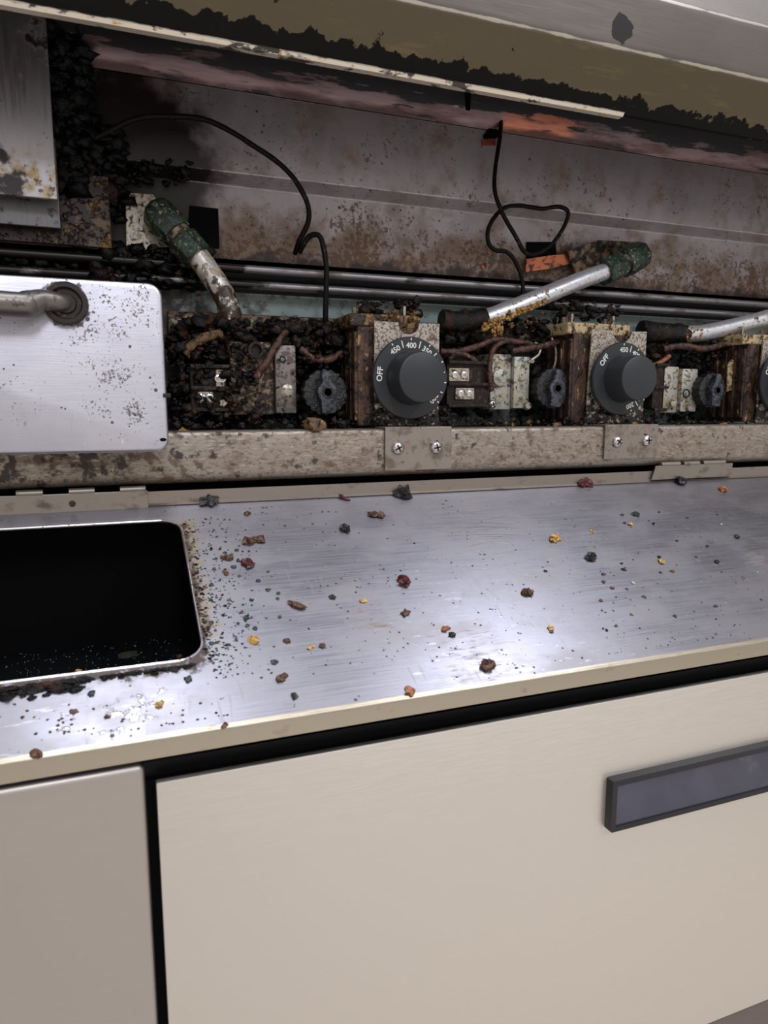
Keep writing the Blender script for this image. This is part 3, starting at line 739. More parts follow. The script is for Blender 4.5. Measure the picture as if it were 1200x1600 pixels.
def screw(px, py, Y, r, parent, ang=20, mat=None):
    c = U(px, py, Y)
    bm = BM(); lathe(bm, c, (0, -1, 0), [(0, r), (r * .25, r), (r * .55, r * .8), (r * .7, r * .45), (r * .72, r * .1)], 18)
    s = make('screw', bm, mat or M['screw'], parent, smooth=50)
    bm = BM()
    for k in (0, 90):
        a = math.radians(ang + k)
        d = Vector((math.cos(a), 0, math.sin(a))); w = Vector((-math.sin(a), 0, math.cos(a)))
        vs = [bm.verts.new(c + Vector((0, -r * .78, 0)) + d * (i * r * .62) + w * (j * r * .13)) for i, j in ((-1, -1), (1, -1), (1, 1), (-1, 1))]
        f = bm.faces.new(vs)
        x = bmesh.ops.extrude_face_region(bm, geom=[f])
        bmesh.ops.translate(bm, verts=[g for g in x['geom'] if isinstance(g, bmesh.types.BMVert)], vec=(0, r * .3, 0))
    make('cross_slot', bm, M['grommet'], s)

def thermostat(dc, rot, bq, foot, scr, label, tl=0.0, cream='cream'):
    """dc: dial centre; bq: bracket plate x0,x1,z0,z1; foot: x0,x1,z0"""
    t = thing('thermostat_control', (dc.x, .53, rt), label, 'thermostat', 'thermostat controls along the rail')
    x0, x1, z0, z1 = bq
    w = x1 - x0
    nx = x0 + w * .52
    bm = BM()
    notch = [(nx + w * .16 * math.cos(math.radians(k)), z1 - .0005 + w * .16 * math.sin(math.radians(k))) for k in range(0, -181, -20)]
    plate(bm, [(x0, z0), (x1, z0), (x1 - tl * .2, z1)] + [(x + tl, z) for x, z in notch] + [(x0 + tl, z1)], .525, .5268)
    br = make('bracket', bm, M['bracket'], t, bevel=.0003)
    fx0, fx1, fz = foot
    bm = BM(); prism(bm, [(.5268, rt + .0015), (.5035, rt + .0015), (.5035, fz), (.5052, fz), (.5052, rt), (.5268, rt)], fx0, fx1)
    make('bracket_foot', bm, M['foot'], br, bevel=.0004)
    for (px, py) in scr: screw(px, py, .5035, .0048, br, ang=random.uniform(0, 80))
    # case behind the bracket with ribbed side and cream block on top
    bm = BM(); box(bm, x0 - .012, x1 - .006, .530, .578, rt + .002, z1 - .004)
    for k in range(4): box(bm, x0 - .0145, x0 - .010, .531 + k * .011, .537 + k * .011, rt + .006, z1 - .008)
    make('case', bm, M['body_brown'], t, bevel=.0008)
    bm = BM(); box(bm, x0 - .018, x1 - .014, .531, .574, z1 - .004, z1 + .006)
    make('cream_block', bm, M[cream], t, bevel=.0015)
    for k, xx in enumerate((x0 - .004, x1 - .022)):
        bm = BM(); box(bm, xx - .001, xx + .001, .545, .552, z1 + .006, z1 + .015); box(bm, xx - .004, xx + .004, .553, .556, z1 + .006, z1 + .013)
        make('terminal_tab', bm, M['bare'], t)
    # dial: flat skirt, tall grip, lettering
    bm = BM(); lathe(bm, Vector((dc.x, .5235, dc.z)), (0, -1, 0), [(0, .030), (.004, .0318), (.0052, .0320), (.0066, .0312), (.0070, .0225), (.0070, .001)], 56)
    sk = make('dial', bm, M['dial'], t, smooth=35)
    bm = BM(); lathe(bm, Vector((dc.x, .5170, dc.z)), (0, -1, 0), [(0, .0212), (.0015, .0208), (.0205, .0192), (.0216, .0186), (.0222, .0172), (.0222, .001)], 48)
    make('grip', bm, M['dial'], sk, smooth=35)
    fc = Vector((dc.x, .5166, dc.z))
    put_text('OFF', .0064, fc, .0262, rot - 84, sk)
    for k, s_ in enumerate(('450', '400', '350', '300', '250', '200')):
        put_text(s_, .0058, fc, .0250, rot - 32 + 32 * k, sk)
    for k in range(12):
        a = math.radians(rot - 32 + 16 * k)
        if k > 10: continue
        ra, rb_ = (.0240, .0296) if k % 2 else (.0290, .0308)
        d = Vector((math.sin(a), 0, math.cos(a))); p_ = Vector((math.cos(a), 0, -math.sin(a)))
        bm = BM()
        vs = [bm.verts.new(fc + Vector((0, .0002, 0)) + d * r + p_ * (s_ * .00042)) for r, s_ in ((ra, -1), (ra, 1), (rb_, 1), (rb_, -1))]
        f = bm.faces.new(vs)
        x = bmesh.ops.extrude_face_region(bm, geom=[f])
        bmesh.ops.translate(bm, verts=[g for g in x['geom'] if isinstance(g, bmesh.types.BMVert)], vec=(0, -.0003, 0))
        make('tick_mark', bm, M['print'], sk)
    return t
def bqp(x0, x1, y0, y1):
    a, b = U(x0, y0, .525), U(x1, y1, .525)
    return a.x, b.x, b.z, a.z
def ftp(x0, x1, y1): return U(x0, y1, .5035).x, U(x1, y1, .5035).x, U(x0, y1, .5035).z
d1, d2 = U(642, 591, .517), U(973, 592, .517)
thermostat(d1, 0, bqp(585, 685, 501, 664), ftp(602, 705, 736), [(621, 700), (681, 699)], 'black thermostat dial reading 400 at its top, on a notched bracket', cream='cream_burnt')
thermostat(d2, 31, bqp(921, 1004, 514, 660), ftp(944, 1026, 718), [(964, 690), (1010, 688)], 'black thermostat dial turned to 450 between two white gas tubes', tl=.003)
x3 = U(1187, 580, .525).x
thermostat(Vector((x3 + .026, .517, d2.z)), 20, (x3, x3 + .056, rt, d2.z + .040), (x3 + .0, x3 + .056, rt - .030), [], 'thermostat bracket cut off by the right edge of the photo', tl=.002)
bpy.data.curves.remove(FONT)

# ------------------------------------------------------------------ pilot valves, gas valves, terminals
def valve_knob(px, py, r, Y, label, ang=0):
    c = U(px, py, Y)
    t = thing('burner_valve_knob', (c.x, Y, c.z - r), label, 'knob', 'charred burner valve knobs')
    bm = BM()
    n = 72
    prof = [(0.010, .96), (0.001, 1.0), (-.001, .96), (-.0022, .70), (-.0012, .45)]
    rows = []
    for d, k in prof:
        row = []
        for i in range(n):
            a = 2 * math.pi * i / n
            q = r * k * (1 + (.035 if (i // 2) % 2 else -.02) * (1 if k > .6 else 0) + .03 * noise.noise(Vector((math.cos(a) * 3, math.sin(a) * 3, k * 4 + px))))
            row.append(bm.verts.new((c.x + q * math.cos(a), c.y + d + .0006 * noise.noise(Vector((math.cos(a) * 9, math.sin(a) * 9, k * 9 + px))), c.z + q * math.sin(a))))
        rows.append(row)
    for A, B in zip(rows, rows[1:]):
        for i in range(n): bm.faces.new((A[i], A[(i + 1) % n], B[(i + 1) % n], B[i]))
    bm.faces.new(rows[0]); bm.faces.new(rows[-1])
    k = make('knob_disc', bm, M['char_knob'], t, smooth=30)
    bm = BM()
    out = []
    for i in range(72):
        a = 2 * math.pi * i / 72
        cx, cz = math.cos(a), math.sin(a)
        q = max(r * .44, min(r * .92, r * (.20 + (.12 if cz < 0 else 0)) / max(abs(cx), 1e-4)))
        x, z = q * cx, q * cz
        aa = math.radians(ang)
        out.append((c.x + x * math.cos(aa) - z * math.sin(aa), c.z + x * math.sin(aa) + z * math.cos(aa)))
    plate(bm, out, Y - .0075, Y - .0008)
    g = make('pointer', bm, M['char_pointer'], k, smooth=40, bevel=.0006)
    bm = BM(); lathe(bm, (c.x, Y - .0073, c.z), (0, -1, 0), [(0, r * .26), (.0009, r * .26), (.0009, r * .17), (.0002, r * .16), (.0002, .0004)], 20)
    make('shaft_bush', bm, M['char_knob'], g, smooth=40)
    bm = BM(); cyl(bm, (c.x, Y + .009, c.z), (c.x, .585, c.z), r * .35, n=16); make('stem', bm, M['valve_rust'], t, smooth=40)
valve_knob(508, 613, .0178, .537, 'charred black ridged knob with a keyhole pointer left of the 400 dial', 4)
valve_knob(864, 607, .0178, .537, 'charred black knob between the silver valve block and the second dial', -4)
valve_knob(1112, 610, .0170, .537, 'charred black knob at the right, beside the cream thermostat case', -4)

def gas_valve(px, Y, mat, bosses, label, split=None, cover=None):
    x0, y0, x1, y1 = px
    a, b = U(x0, y0, Y), U(x1, y1, Y)
    t = thing('gas_valve', (a.x * .5 + b.x * .5, Y + .015, b.z), label, 'valve', 'gas valves along the manifold')
    bm = BM()
    if split:
        sx = U(split, y1, Y).x
        box(bm, a.x, sx, Y + .004, .588, b.z, a.z); 
    else: box(bm, a.x, b.x, Y, .588, b.z, a.z)
    make('valve_body', bm, mat, t, bevel=.0012, bseg=2, smooth=40)
    if split:
        bm = BM(); box(bm, sx + .0004, b.x, Y, .584, b.z + .001, a.z - .002)
        make('valve_cover', bm, cover or mat, t, bevel=.0012, bseg=2, smooth=40)
    for (bx, by, r, hh, nm, mm) in bosses:
        c = U(bx, by, Y + .001)
        bm = BM()
        if nm == 'bolt_hole': pr = [(0, r), (hh, r), (hh, r * .68), (.0003, r * .6), (.0003, r * .05)]
        else: pr = [(0, r), (hh * .6, r), (hh, r * .72), (hh, r * .1)]
        lathe(bm, c, (0, -1, 0), pr, 8 if nm == 'bolt' else 18)
        make(nm, bm, M[mm], t, smooth=40)
    return t
gas_valve((360, 532, 464, 648), .546, M['valve_rust'], [(399, 547, .0062, .004, 'bolt_hole', 'bakelite'), (449, 611, .0055, .002, 'bolt', 'bare'), (441, 562, .0026, .001, 'bolt_hole', 'bakelite'), (422, 562, .0024, .0015, 'bolt', 'valve_rust'), (388, 635, .005, .003, 'bolt', 'valve_rust'), (361, 618, .005, .003, 'bolt', 'valve_rust')], 'rusty brown gas valve block left of the first charred knob', split=431, cover=M['valve_grey'])
gas_valve((771, 552, 826, 640), .546, M['valve_silver'], [(781, 590, .0072, .0022, 'boss', 'valve_silver'), (812, 606, .0048, .0012, 'bolt_hole', 'bare'), (797, 563, .0022, .001, 'bolt_hole', 'grommet'), (822, 634, .0040, .004, 'bolt', 'bare'), (830, 564, .0028, .002, 'bolt', 'bare')], 'silvery zinc gas valve block with round boss right of the 400 dial', split=801)
gas_valve((1041, 572, 1087, 645), .546, M['valve_silver'], [(1071, 615, .0046, .0012, 'bolt_hole', 'bakelite'), (1074, 638, .0038, .004, 'bolt', 'bare'), (1052, 630, .004, .002, 'boss', 'valve_silver')], 'cream stained gas valve block right of the second dial', split=1062)

def terminal(px, Y, tabs, label, scr=()):
    x0, y0, x1, y1 = px
    a, b = U(x0, y0, Y), U(x1, y1, Y)
    t = thing('terminal_block', ((a.x + b.x) / 2, Y + .01, b.z), label, 'terminal block', 'terminal blocks between the controls')
    bm = BM(); box(bm, a.x, b.x, Y, .58, b.z, a.z)
    for k in range(3):
        z = b.z + (a.z - b.z) * (k / 2.0)
        box(bm, a.x, b.x + .002, Y - .004, Y, z - .0014, z + .0014)
    make('block', bm, M['bakelite'], t, bevel=.0005)
    for (tx0, ty0, tx1, ty1) in tabs:
        p, q = U(tx0, ty0, Y - .002), U(tx1, ty1, Y - .002)
        bm = BM(); plate(bm, rrect(p.x, q.x, q.z, p.z, .0012, 3), Y - .002, Y)
        tb = make('terminal_tab', bm, M['bare'], t, bevel=.0003)
        for f in (.27, .72):
            bm = BM(); lathe(bm, (p.x + (q.x - p.x) * f, Y - .002, (p.z + q.z) / 2), (0, -1, 0), [(0, .0030), (.0012, .0028), (.0015, .0016), (.0008, .0012), (.0008, .0003)], 14)
            make('terminal_screw', bm, M['screw'], tb, smooth=40)
    for s_ in scr: screw(s_[0], s_[1], Y - .001, s_[2], t)
    return t
terminal((699, 566, 762, 634), .545, [(702, 575, 733, 596), (712, 606, 741, 624)], 'dark terminal block with two metal tabs right of the 400 dial', [(769, 632, .0038)])
terminal((296, 572, 356, 640), .548, [(337, 577, 351, 606), (308, 612, 334, 630)], 'grease covered terminal block beside the grease pan')
terminal((1022, 570, 1036, 640), .550, [], 'narrow dark terminal block hidden behind the second dial')

def name_tab(pts, Y, label, mat='bare'):
    p = [U(x, y, Y) for x, y in pts]
    t = thing('mounting_strap', (p[0].x, Y, min(q.z for q in p)), label, 'strap')
    bm = BM(); plate(bm, [(q.x, q.z) for q in p], Y, Y + .0018)
    s_ = make('strap_plate', bm, M[mat], t, bevel=.0004)
    cx = sum(q.x for q in p) / len(p); cz = max(q.z for q in p)
    bm = BM(); lathe(bm, (cx, Y, cz - .005), (0, -1, 0), [(0, .0030), (.0007, .0028), (.0007, .0017), (.0001, .0016), (.0001, .0002)], 16)
    make('eyelet', bm, M['grommet'], s_, smooth=40)
name_tab([(877, 574), (891, 574), (894, 545), (891, 539), (881, 539), (877, 546)], .544, 'small metal strap with an eyelet above the middle charred knob')
name_tab([(1136, 612), (1155, 606), (1160, 570), (1157, 562), (1143, 562), (1138, 570)], .544, 'cream stained metal strap above the right charred knob', 'cream')
# thermostat case seen left of the third bracket is part of that control (built above)

# ------------------------------------------------------------------ gas tubes with green fittings
def hexnut(bm, p, q, r, n=6, tw=0.0):
    cyl(bm, p, q, r, r, n=n)
def gas_tube(pts, r, mat, fit, label, sleeve=None, frad=(.0125, .0105)):
    P = [U(x, y, Y) for x, y, Y in pts]
    t = thing('gas_tube', P[0], label, 'tube', 'gas tubes running to the burners')
    bm = BM(); tube(bm, P, r, n=18, sub=8, lump=.05); make('tube', bm, M[mat], t, smooth=60)
    if fit:
        F = [U(x, y, Y) for x, y, Y in fit]
        bm = BM(); d = (F[1] - F[0])
        cyl(bm, F[0], F[0] + d * .36, frad[0] * .96, frad[0], n=6)
        f = make('fitting', bm, M['green'], t, bevel=.0012, smooth=30)
        bm = BM(); cyl(bm, F[0] + d * .36, F[0] + d * .46, frad[1] * .92, n=16); make('thread', bm, M['valve_rust'], f, smooth=40)
        bm = BM(); lathe(bm, F[0] + d * .46, d, [(0, frad[0] * .98), (d.length * .2, frad[0] * 1.08), (d.length * .44, frad[0] * 1.0), (d.length * .54, frad[0] * .62), (d.length * .55, frad[0] * .1)], 8)
        make('elbow', bm, M['green'], f, smooth=30, bevel=.0008)
    if sleeve:
        Q = [U(x, y, Y) for x, y, Y in sleeve]
        bm = BM(); tube(bm, Q, r * 1.12, n=14, sub=5, lump=.35, seed=3); make('crusted_end', bm, M['crust'], t, smooth=60)
gas_tube([(362, 500, .560), (352, 466, .560), (334, 436, .562), (310, 402, .568), (300, 390, .570)], .0086, 'tube_brown', [(309, 402, .566), (238, 322, .582)], 'browned gas tube rising to a green fitting beside the grease pan', frad=(.0128, .011))
gas_tube([(752, 500, .556), (790, 486, .556), (850, 462, .558), (910, 437, .562), (946, 424, .566)], .0078, 'tube', [(942, 426, .566), (1006, 396, .580)], 'white gas tube with yellow residue rising to a green fitting', sleeve=[(690, 500, .558), (720, 502, .557), (758, 498, .556)], frad=(.0135, .0115))
gas_tube([(1066, 522, .556), (1100, 520, .556), (1150, 509, .556), (1200, 496, .556), (1300, 466, .560), (1372, 444, .566)], .0080, 'tube', [(1366, 446, .566), (1452, 414, .582)], 'white gas tube leaving the photo at its right edge', sleeve=[(1000, 516, .562), (1035, 520, .558), (1070, 522, .556)])

# ------------------------------------------------------------------ loose wires
def wire(pts, r, mat, label, cat='wire', name='capillary_wire', group=None, lump=.15, n=8):
    bm = BM(); tube(bm, [U(x, y, Y) for x, y, Y in pts], r, n=n, sub=6, lump=lump, seed=len(pts))
    return tag(make(name, bm, M[mat], None, smooth=60), label, cat, group)
wire([(150, 216, .570), (175, 203, .566), (215, 185, .562), (270, 182, .560), (330, 190, .558), (400, 230, .556), (450, 268, .556), (478, 312, .558), (482, 345, .564), (468, 375, .574), (461, 396, .585)], .0021, 'wire', 'thin black wire arching from the charred corner across the rear panel')
wire([(468, 394, .580), (474, 382, .574), (484, 369, .570), (496, 367, .566), (504, 380, .564), (510, 420, .562), (509, 470, .562), (508, 520, .566)], .0022, 'wire', 'short dark wire hooking over and down behind the first charred knob')
wire([(783, 182, .586), (781, 215, .580), (774, 262, .574), (773, 298, .570), (785, 333, .568), (805, 368, .570), (822, 396, .574), (845, 394, .576), (868, 375, .576), (884, 348, .574), (887, 330, .572), (872, 323, .572), (846, 326, .574), (808, 321, .576), (785, 327, .576), (766, 350, .576), (762, 375, .576), (772, 390, .576), (792, 394, .577), (806, 410, .577), (816, 438, .577), (817, 470, .577)], .0019, 'wire', 'thin black wire hanging from the slot and curling into a loop')
G = 'rusty wires strung between the valves'
wire([(688, 548, .548), (715, 549, .546), (745, 541, .545), (772, 531, .545), (800, 533, .546), (826, 537, .548), (838, 545, .552)], .0026, 'wire_brown', 'rusty brown wire running above the silver valve block', name='insulated_wire', group=G, lump=.3)
wire([(788, 533, .543), (773, 543, .541), (766, 562, .541), (765, 590, .541), (768, 611, .543)], .0022, 'wire_brown', 'rusty brown wire dropping left of the silver valve block', name='insulated_wire', group=G, lump=.3)
wire([(835, 536, .548), (844, 541, .546), (842, 553, .545), (834, 560, .545), (826, 566, .546)], .0013, 'bare', 'bare looped wire end at the corner of the silver valve block', name='bare_wire', group=G, lump=.05)
wire([(862, 528, .555), (868, 545, .552), (868, 565, .552), (863, 580, .553)], .0012, 'bare', 'bare thin wire above the middle charred knob', name='bare_wire', group=G, lump=.05)
wire([(1018, 572, .552), (1032, 566, .548), (1046, 556, .548)], .0022, 'c_orange', 'short orange wire right of the second dial', name='insulated_wire', group=G)
wire([(288, 552, .546), (302, 538, .545), (322, 527, .546), (345, 521, .550)], .0035, 'crust_tan', 'tan crusted lead beside the grease pan', name='crusted_lead', group=G, lump=.4)
wire([(398, 590, .541), (412, 572, .540), (426, 548, .542), (442, 524, .548), (452, 510, .556)], .0030, 'wire_brown', 'crusted brown lead slanting across the rusty valve block', name='crusted_lead', group=G, lump=.4)
wire([(830, 498, .566), (845, 512, .562), (862, 520, .560), (884, 504, .566)], .0030, 'wire', 'crusted black wire sagging left of the second dial', name='crusted_lead', group=G, lump=.4)
wire([(800, 548, .545), (820, 545, .543), (850, 540, .545), (880, 532, .550)], .0028, 'wire_brown', 'dark brown lead running towards the second dial case', name='insulated_wire', group=G, lump=.35)
wire([(1036, 545, .552), (1065, 540, .548), (1100, 545, .546), (1130, 538, .550)], .0030, 'wire_brown', 'brown lead running above the right charred knob', name='insulated_wire', group=G, lump=.35)
wire([(470, 545, .550), (490, 560, .546), (512, 562, .545), (535, 552, .548)], .0028, 'wire_brown', 'brown lead drooping above the first charred knob', name='insulated_wire', group=G, lump=.35)
wire([(703, 560, .549), (712, 552, .546), (728, 555, .545), (745, 566, .545)], .0024, 'wire_brown', 'dark lead bent onto the terminal block beside the 400 dial', name='insulated_wire', group=G, lump=.3)

# ------------------------------------------------------------------ burnt grease, uncountable
def crust(name, regions, mat, label, seed):
    rnd = random.Random(seed)
    bm = BM()
    k = 0
    for (xa, ya, xb, yb, Ya, Yb, n, ra, rb_) in regions:
        for i in range(n):
            p = U(rnd.uniform(xa, xb), rnd.uniform(ya, yb), rnd.uniform(Ya, Yb))
            r = ra + (rb_ - ra) * rnd.random() ** 2
            blob(bm, p, r, seed * 100 + k, 2 if r > .0022 else 1, (rnd.uniform(.7, 1.5), rnd.uniform(.6, 1.1), rnd.uniform(.5, 1.2)), .8)
            k += 1
    return tag(make(name, bm, M[mat], None, smooth=180), label, 'grease', kind='stuff')
crust('burnt_grease_crust', [
    (268, 500, 372, 560, .550, .596, 240, .0012, .0058), (268, 560, 360, 660, .556, .596, 170, .0012, .0052),
    (365, 500, 470, 545, .548, .590, 130, .0016, .0060), (440, 505, 556, 545, .550, .588, 190, .0016, .0062),
    (462, 545, 550, 660, .556, .590, 120, .0016, .0055), (360, 640, 560, 662, .545, .590, 110, .0012, .0040),
    (270, 535, 336, 655, .540, .552, 150, .0009, .0042), (352, 540, 400, 655, .540, .548, 90, .0008, .0034), (330, 608, 362, 655, .540, .548, 40, .0008, .0030), (468, 540, 545, 580, .542, .560, 60, .0008, .0032),
    (560, 470, 600, 520, .540, .580, 70, .0014, .0045), (620, 466, 655, 492, .548, .575, 40, .0012, .0038),
    (690, 505, 850, 552, .556, .590, 170, .0014, .0050), (690, 560, 772, 650, .566, .592, 90, .0016, .0050),
    (820, 560, 900, 650, .560, .590, 90, .0014, .0050), (850, 470, 970, 500, .556, .584, 70, .0012, .0038),
    (1000, 535, 1190, 575, .552, .590, 180, .0014, .0050), (1010, 570, 1190, 655, .562, .590, 150, .0014, .0050),
    (570, 640, 720, 668, .520, .545, 120, .0010, .0030), (900, 640, 1030, 662, .520, .545, 90, .0010, .0028),
    (800, 500, 890, 530, .565, .592, 60, .0012, .0040)], 'crust', 'lumpy burnt grease caked over the gas valves and manifold', 11)
crust('charred_corner_grease', [
    (72, 30, 132, 130, .572, .590, 150, .003, .0085), (80, 120, 132, 300, .575, .590, 230, .003, .0085), (95, 200, 190, 300, .580, .590, 160, .002, .0075),
    (100, 290, 200, 345, .586, .597, 90, .002, .0065), (180, 250, 300, 290, .584, .592, 70, .0012, .0040), (150, 385, 330, 450, .580, .598, 170, .0016, .0060), (0, 392, 190, 435, .588, .600, 90, .0016, .0050)], 'crust_black', 'thick black charred grease in the upper left corner', 12)
crust('tan_grease_residue', [
    (600, 488, 655, 504, .527, .560, 60, .0010, .0030), (760, 488, 850, 512, .547, .553, 34, .0008, .0026), (372, 545, 425, 640, .545, .552, 40, .0008, .0026),
    (195, 398, 280, 440, .584, .594, 40, .0010, .0038), (690, 655, 860, 668, .520, .56, 40, .0008, .0024), (560, 530, 590, 640, .536, .54, 40, .0008, .0022), (1140, 520, 1185, 545, .55, .57, 30, .001, .003)],
    'crust_tan', 'yellow brown crumbly residue scattered on the valves and tubes', 13)
crust('tray_crumbs', [(270, 655, 560, 672, .515, .56, 120, .0008, .0030), (720, 655, 1190, 666, .515, .56, 110, .0007, .0026)], 'crust', 'burnt crumbs lying in the tray behind the rail', 14)
rnd = random.Random(17)
bm = BM()
for i in range(110):
    q = rnd.random() ** 1.4
    p = U(756 + 96 * q + rnd.uniform(-3, 3), 503 - 36 * q + rnd.uniform(0, 13) * (1 - .5 * q), rnd.uniform(.5475, .5505))
    blob(bm, p, rnd.uniform(.0007, .0024 - .0010 * q), i + 3000, 2, (1.2, .7, 1), .8)
for i in range(26):
    p = U(778 + rnd.uniform(-10, 8), 508 + rnd.uniform(0, 16), rnd.uniform(.549, .553))
    blob(bm, p, rnd.uniform(.0008, .0020), i + 4000, 2, (.8, .7, 1.3), .8)
for i in range(30):
    p = U(1068 + rnd.uniform(0, 30), 521 + rnd.uniform(-8, 9), rnd.uniform(.547, .5495))
    blob(bm, p, rnd.uniform(.0006, .0015), i + 5000, 1, (1.2, .7, 1), .8)
tag(make('tube_residue', bm, M['crust_gold'], None, smooth=180), 'golden brown residue caked on the lower ends of the gas tubes', 'grease', kind='stuff')
# burnt-on rim along the panel cut-out
rnd = random.Random(21)
bm = BM()
for i in range(230):
    px = rnd.uniform(-20, 150) if i < 160 else rnd.uniform(150, 300)
    x, s_ = Pp(px, 1078 - px * .13 + rnd.uniform(0, 20 if px < 130 else 7) * rnd.random())
    blob(bm, onp(x, s_, .0003), rnd.uniform(.0008, .0030 if px < 130 else .0018), i, 1, (1.3, 1, .5), .8)
for i in range(90):
    py = rnd.uniform(815, 1030)
    x, s_ = Pp(290 + (py - 840) * .165 + rnd.uniform(0, 14), py)
    blob(bm, onp(x, s_, .0001), rnd.uniform(.0004, .0013), i + 900, 1, (1, 1, .5), .7)
tag(make('burnt_rim_residue', bm, M['crust'], None, smooth=50), 'burnt residue crusted along the edge of the panel cut-out', 'grease', kind='stuff')

# ------------------------------------------------------------------ crumbs
def crumb(px, py, size, m, label, group=None, sq=(1, 1, .7), surf='panel', rotz=0.0, name='crumb', n=1):
    """size: width in photo pixels at that spot"""
    rn = random.Random(int(px * 13 + py))
    if surf == 'panel':
        x, s_ = Pp(px, py); base = onp(x, s_)
        rot = Matrix.Rotation(SL, 3, 'X') @ Matrix.Rotation(rotz, 3, 'Z')
    else:
        base = surf; rot = Matrix.Rotation(rotz, 3, 'Z')
    depth = (RW.transposed() @ (base - Vector((0, 0, H)))).z
    r = size * .5 * depth / FPX
    bm = BM()
    for k in range(n):
        off = Vector((rn.uniform(-.7, .7), rn.uniform(-.6, .6), 0)) * r if k else Vector((0, 0, 0))
        rr = r * (1.0 if k == 0 and n == 1 else rn.uniform(.45, .8))
        blob(bm, base + rot @ (off + Vector((0, 0, rr * sq[2] * .75))), rr, rn.random() * 50, 2 if size > 9 else 1, sq, .85, rot)
    o = make(name, bm, M[m], None, smooth=35)
    return tag(o, label, 'crumb', group)
GP = 'larger crumbs on the folded-down panel'
big = [
    (632, 911, 22, 'c_red', 'glossy dark red crumb near the middle of the panel', 3), (536, 827, 19, 'c_black', 'shiny black crumb left of the panel middle, near its upper part', 3),
    (588, 806, 17, 'c_brown', 'dark brown crumb just below the black crumb at the hinge line', 3), (631, 775, 30, 'c_black', 'largest black burnt lump lying on the hinge line', 5),
    (534, 778, 20, 'c_red', 'bright red sticky crumb on the hinge line left of the black lump', 3), (776, 761, 13, 'c_red', 'small red crumb on the hinge line right of the black lump', 2),
    (808, 758, 14, 'c_yellow', 'yellow flake on the hinge line beside the small red crumb', 2), (911, 757, 26, 'c_red', 'dark red and orange crumb on the hinge line below the second dial', 4),
    (1062, 752, 22, 'c_black', 'black burnt lump right under the right hinge', 4), (1130, 766, 16, 'c_orange', 'orange crumb on the hinge line right of the right hinge', 3),
    (820, 928, 22, 'c_brown', 'reddish brown crumb alone on the right half of the panel', 4), (924, 872, 20, 'c_black', 'black crumb in the right half of the panel', 3),
    (1034, 879, 14, 'c_yellow', 'yellow crumb far right on the panel', 2), (864, 842, 20, 'c_yellow', 'tan crumb cluster above the reddish brown crumb', 4),
    (763, 1043, 24, 'c_brown', 'brown crumb cluster near the front edge of the panel', 4), (640, 1082, 16, 'c_orange', 'orange flake on the front edge of the panel', 1),
    (440, 1061, 20, 'c_brown', 'dark brown crumb near the front of the panel, left of the middle', 3), (394, 1000, 18, 'c_yellow', 'yellow crumb right of the cut-out', 3),
    (487, 1010, 13, 'c_yellow', 'smooth yellow crumb left of the panel middle', 2), (464, 948, 24, 'c_brown', 'stick shaped brown crumb between cut-out and panel middle', 1),
    (390, 885, 20, 'c_red', 'round reddish crumb right of the cut-out top', 4), (398, 846, 24, 'c_brown', 'long brown crumb above the round reddish crumb', 4),
    (358, 873, 18, 'c_brown', 'dark brown crumb next to the corner of the cut-out', 3), (632, 960, 16, 'c_brown', 'brown crumb below the glossy dark red crumb', 2),
    (696, 983, 13, 'c_orange', 'small tan crumb right of the panel middle near the stain', 3), (706, 993, 11, 'c_black', 'small black crumb touching the tan crumb', 1),
    (449, 1003, 14, 'c_brown', 'olive brown crumb beside the smooth yellow crumb', 2), (427, 1035, 12, 'c_green', 'dark greenish crumb above the dark brown one', 2),
    (460, 1089, 12, 'c_green', 'green crumb near the front edge left of the middle', 1), (328, 786, 24, 'c_black', 'dark crumb heap at the left end of the hinge line', 6),
    (288, 784, 12, 'c_yellow', 'yellow crumb at the left end of the hinge line', 2), (387, 803, 12, 'c_brown', 'thin brown crumb below the dark heap', 2),
    (252, 1098, 16, 'c_yellow', 'yellow crumb in the wet patch below the cut-out', 2), (55, 1180, 22, 'c_brown', 'brown crumb at the lower left front edge', 3),
    (294, 1062, 12, 'c_green', 'dark green flake at the lower corner of the cut-out', 1), (352, 1134, 12, 'c_brown', 'small brown crumb at the front edge near the cabinet gap', 2),
    (143, 1084, 11, 'c_green', 'dark flake below the burnt rim of the cut-out', 1), (113, 1113, 12, 'c_brown', 'brown crumb in the shiny area left of the wet patch', 2), (170, 1120, 13, 'c_brown', 'brown crumb directly left of the wet patch', 2),
    (860, 982, 10, 'c_yellow', 'tiny yellow crumb left of the front right corner', 1), (993, 805, 12, 'c_green', 'dark green flake in the right half near the top', 1), (1151, 838, 12, 'c_black', 'dark crumb at the far right of the panel', 2),
    (1120, 879, 9, 'c_black', 'small oval black crumb at the far right', 1), (566, 940, 11, 'c_yellow', 'yellow crumb above the brown stain', 2), (520, 934, 10, 'c_black', 'small black crumb left of the yellow one above the stain', 1),
    (503, 1010, 10, 'c_brown', 'pinkish brown crumb right of the smooth yellow crumb', 1), (924, 830, 10, 'c_yellow', 'pale yellow crumb in the upper right of the panel', 2), (985, 820, 9, 'c_yellow', 'yellow speck near the green flake at the upper right', 1)]
for i, (px, py, sz, m, lb, n) in enumerate(big):
    stick = 'stick' in lb
    crumb(px, py, sz, m, lb, GP, (1.3, .42, .35) if stick else (1, 1, .7 if n > 2 else .45), rotz=(-.6 if stick else random.uniform(0, 3)), n=n)
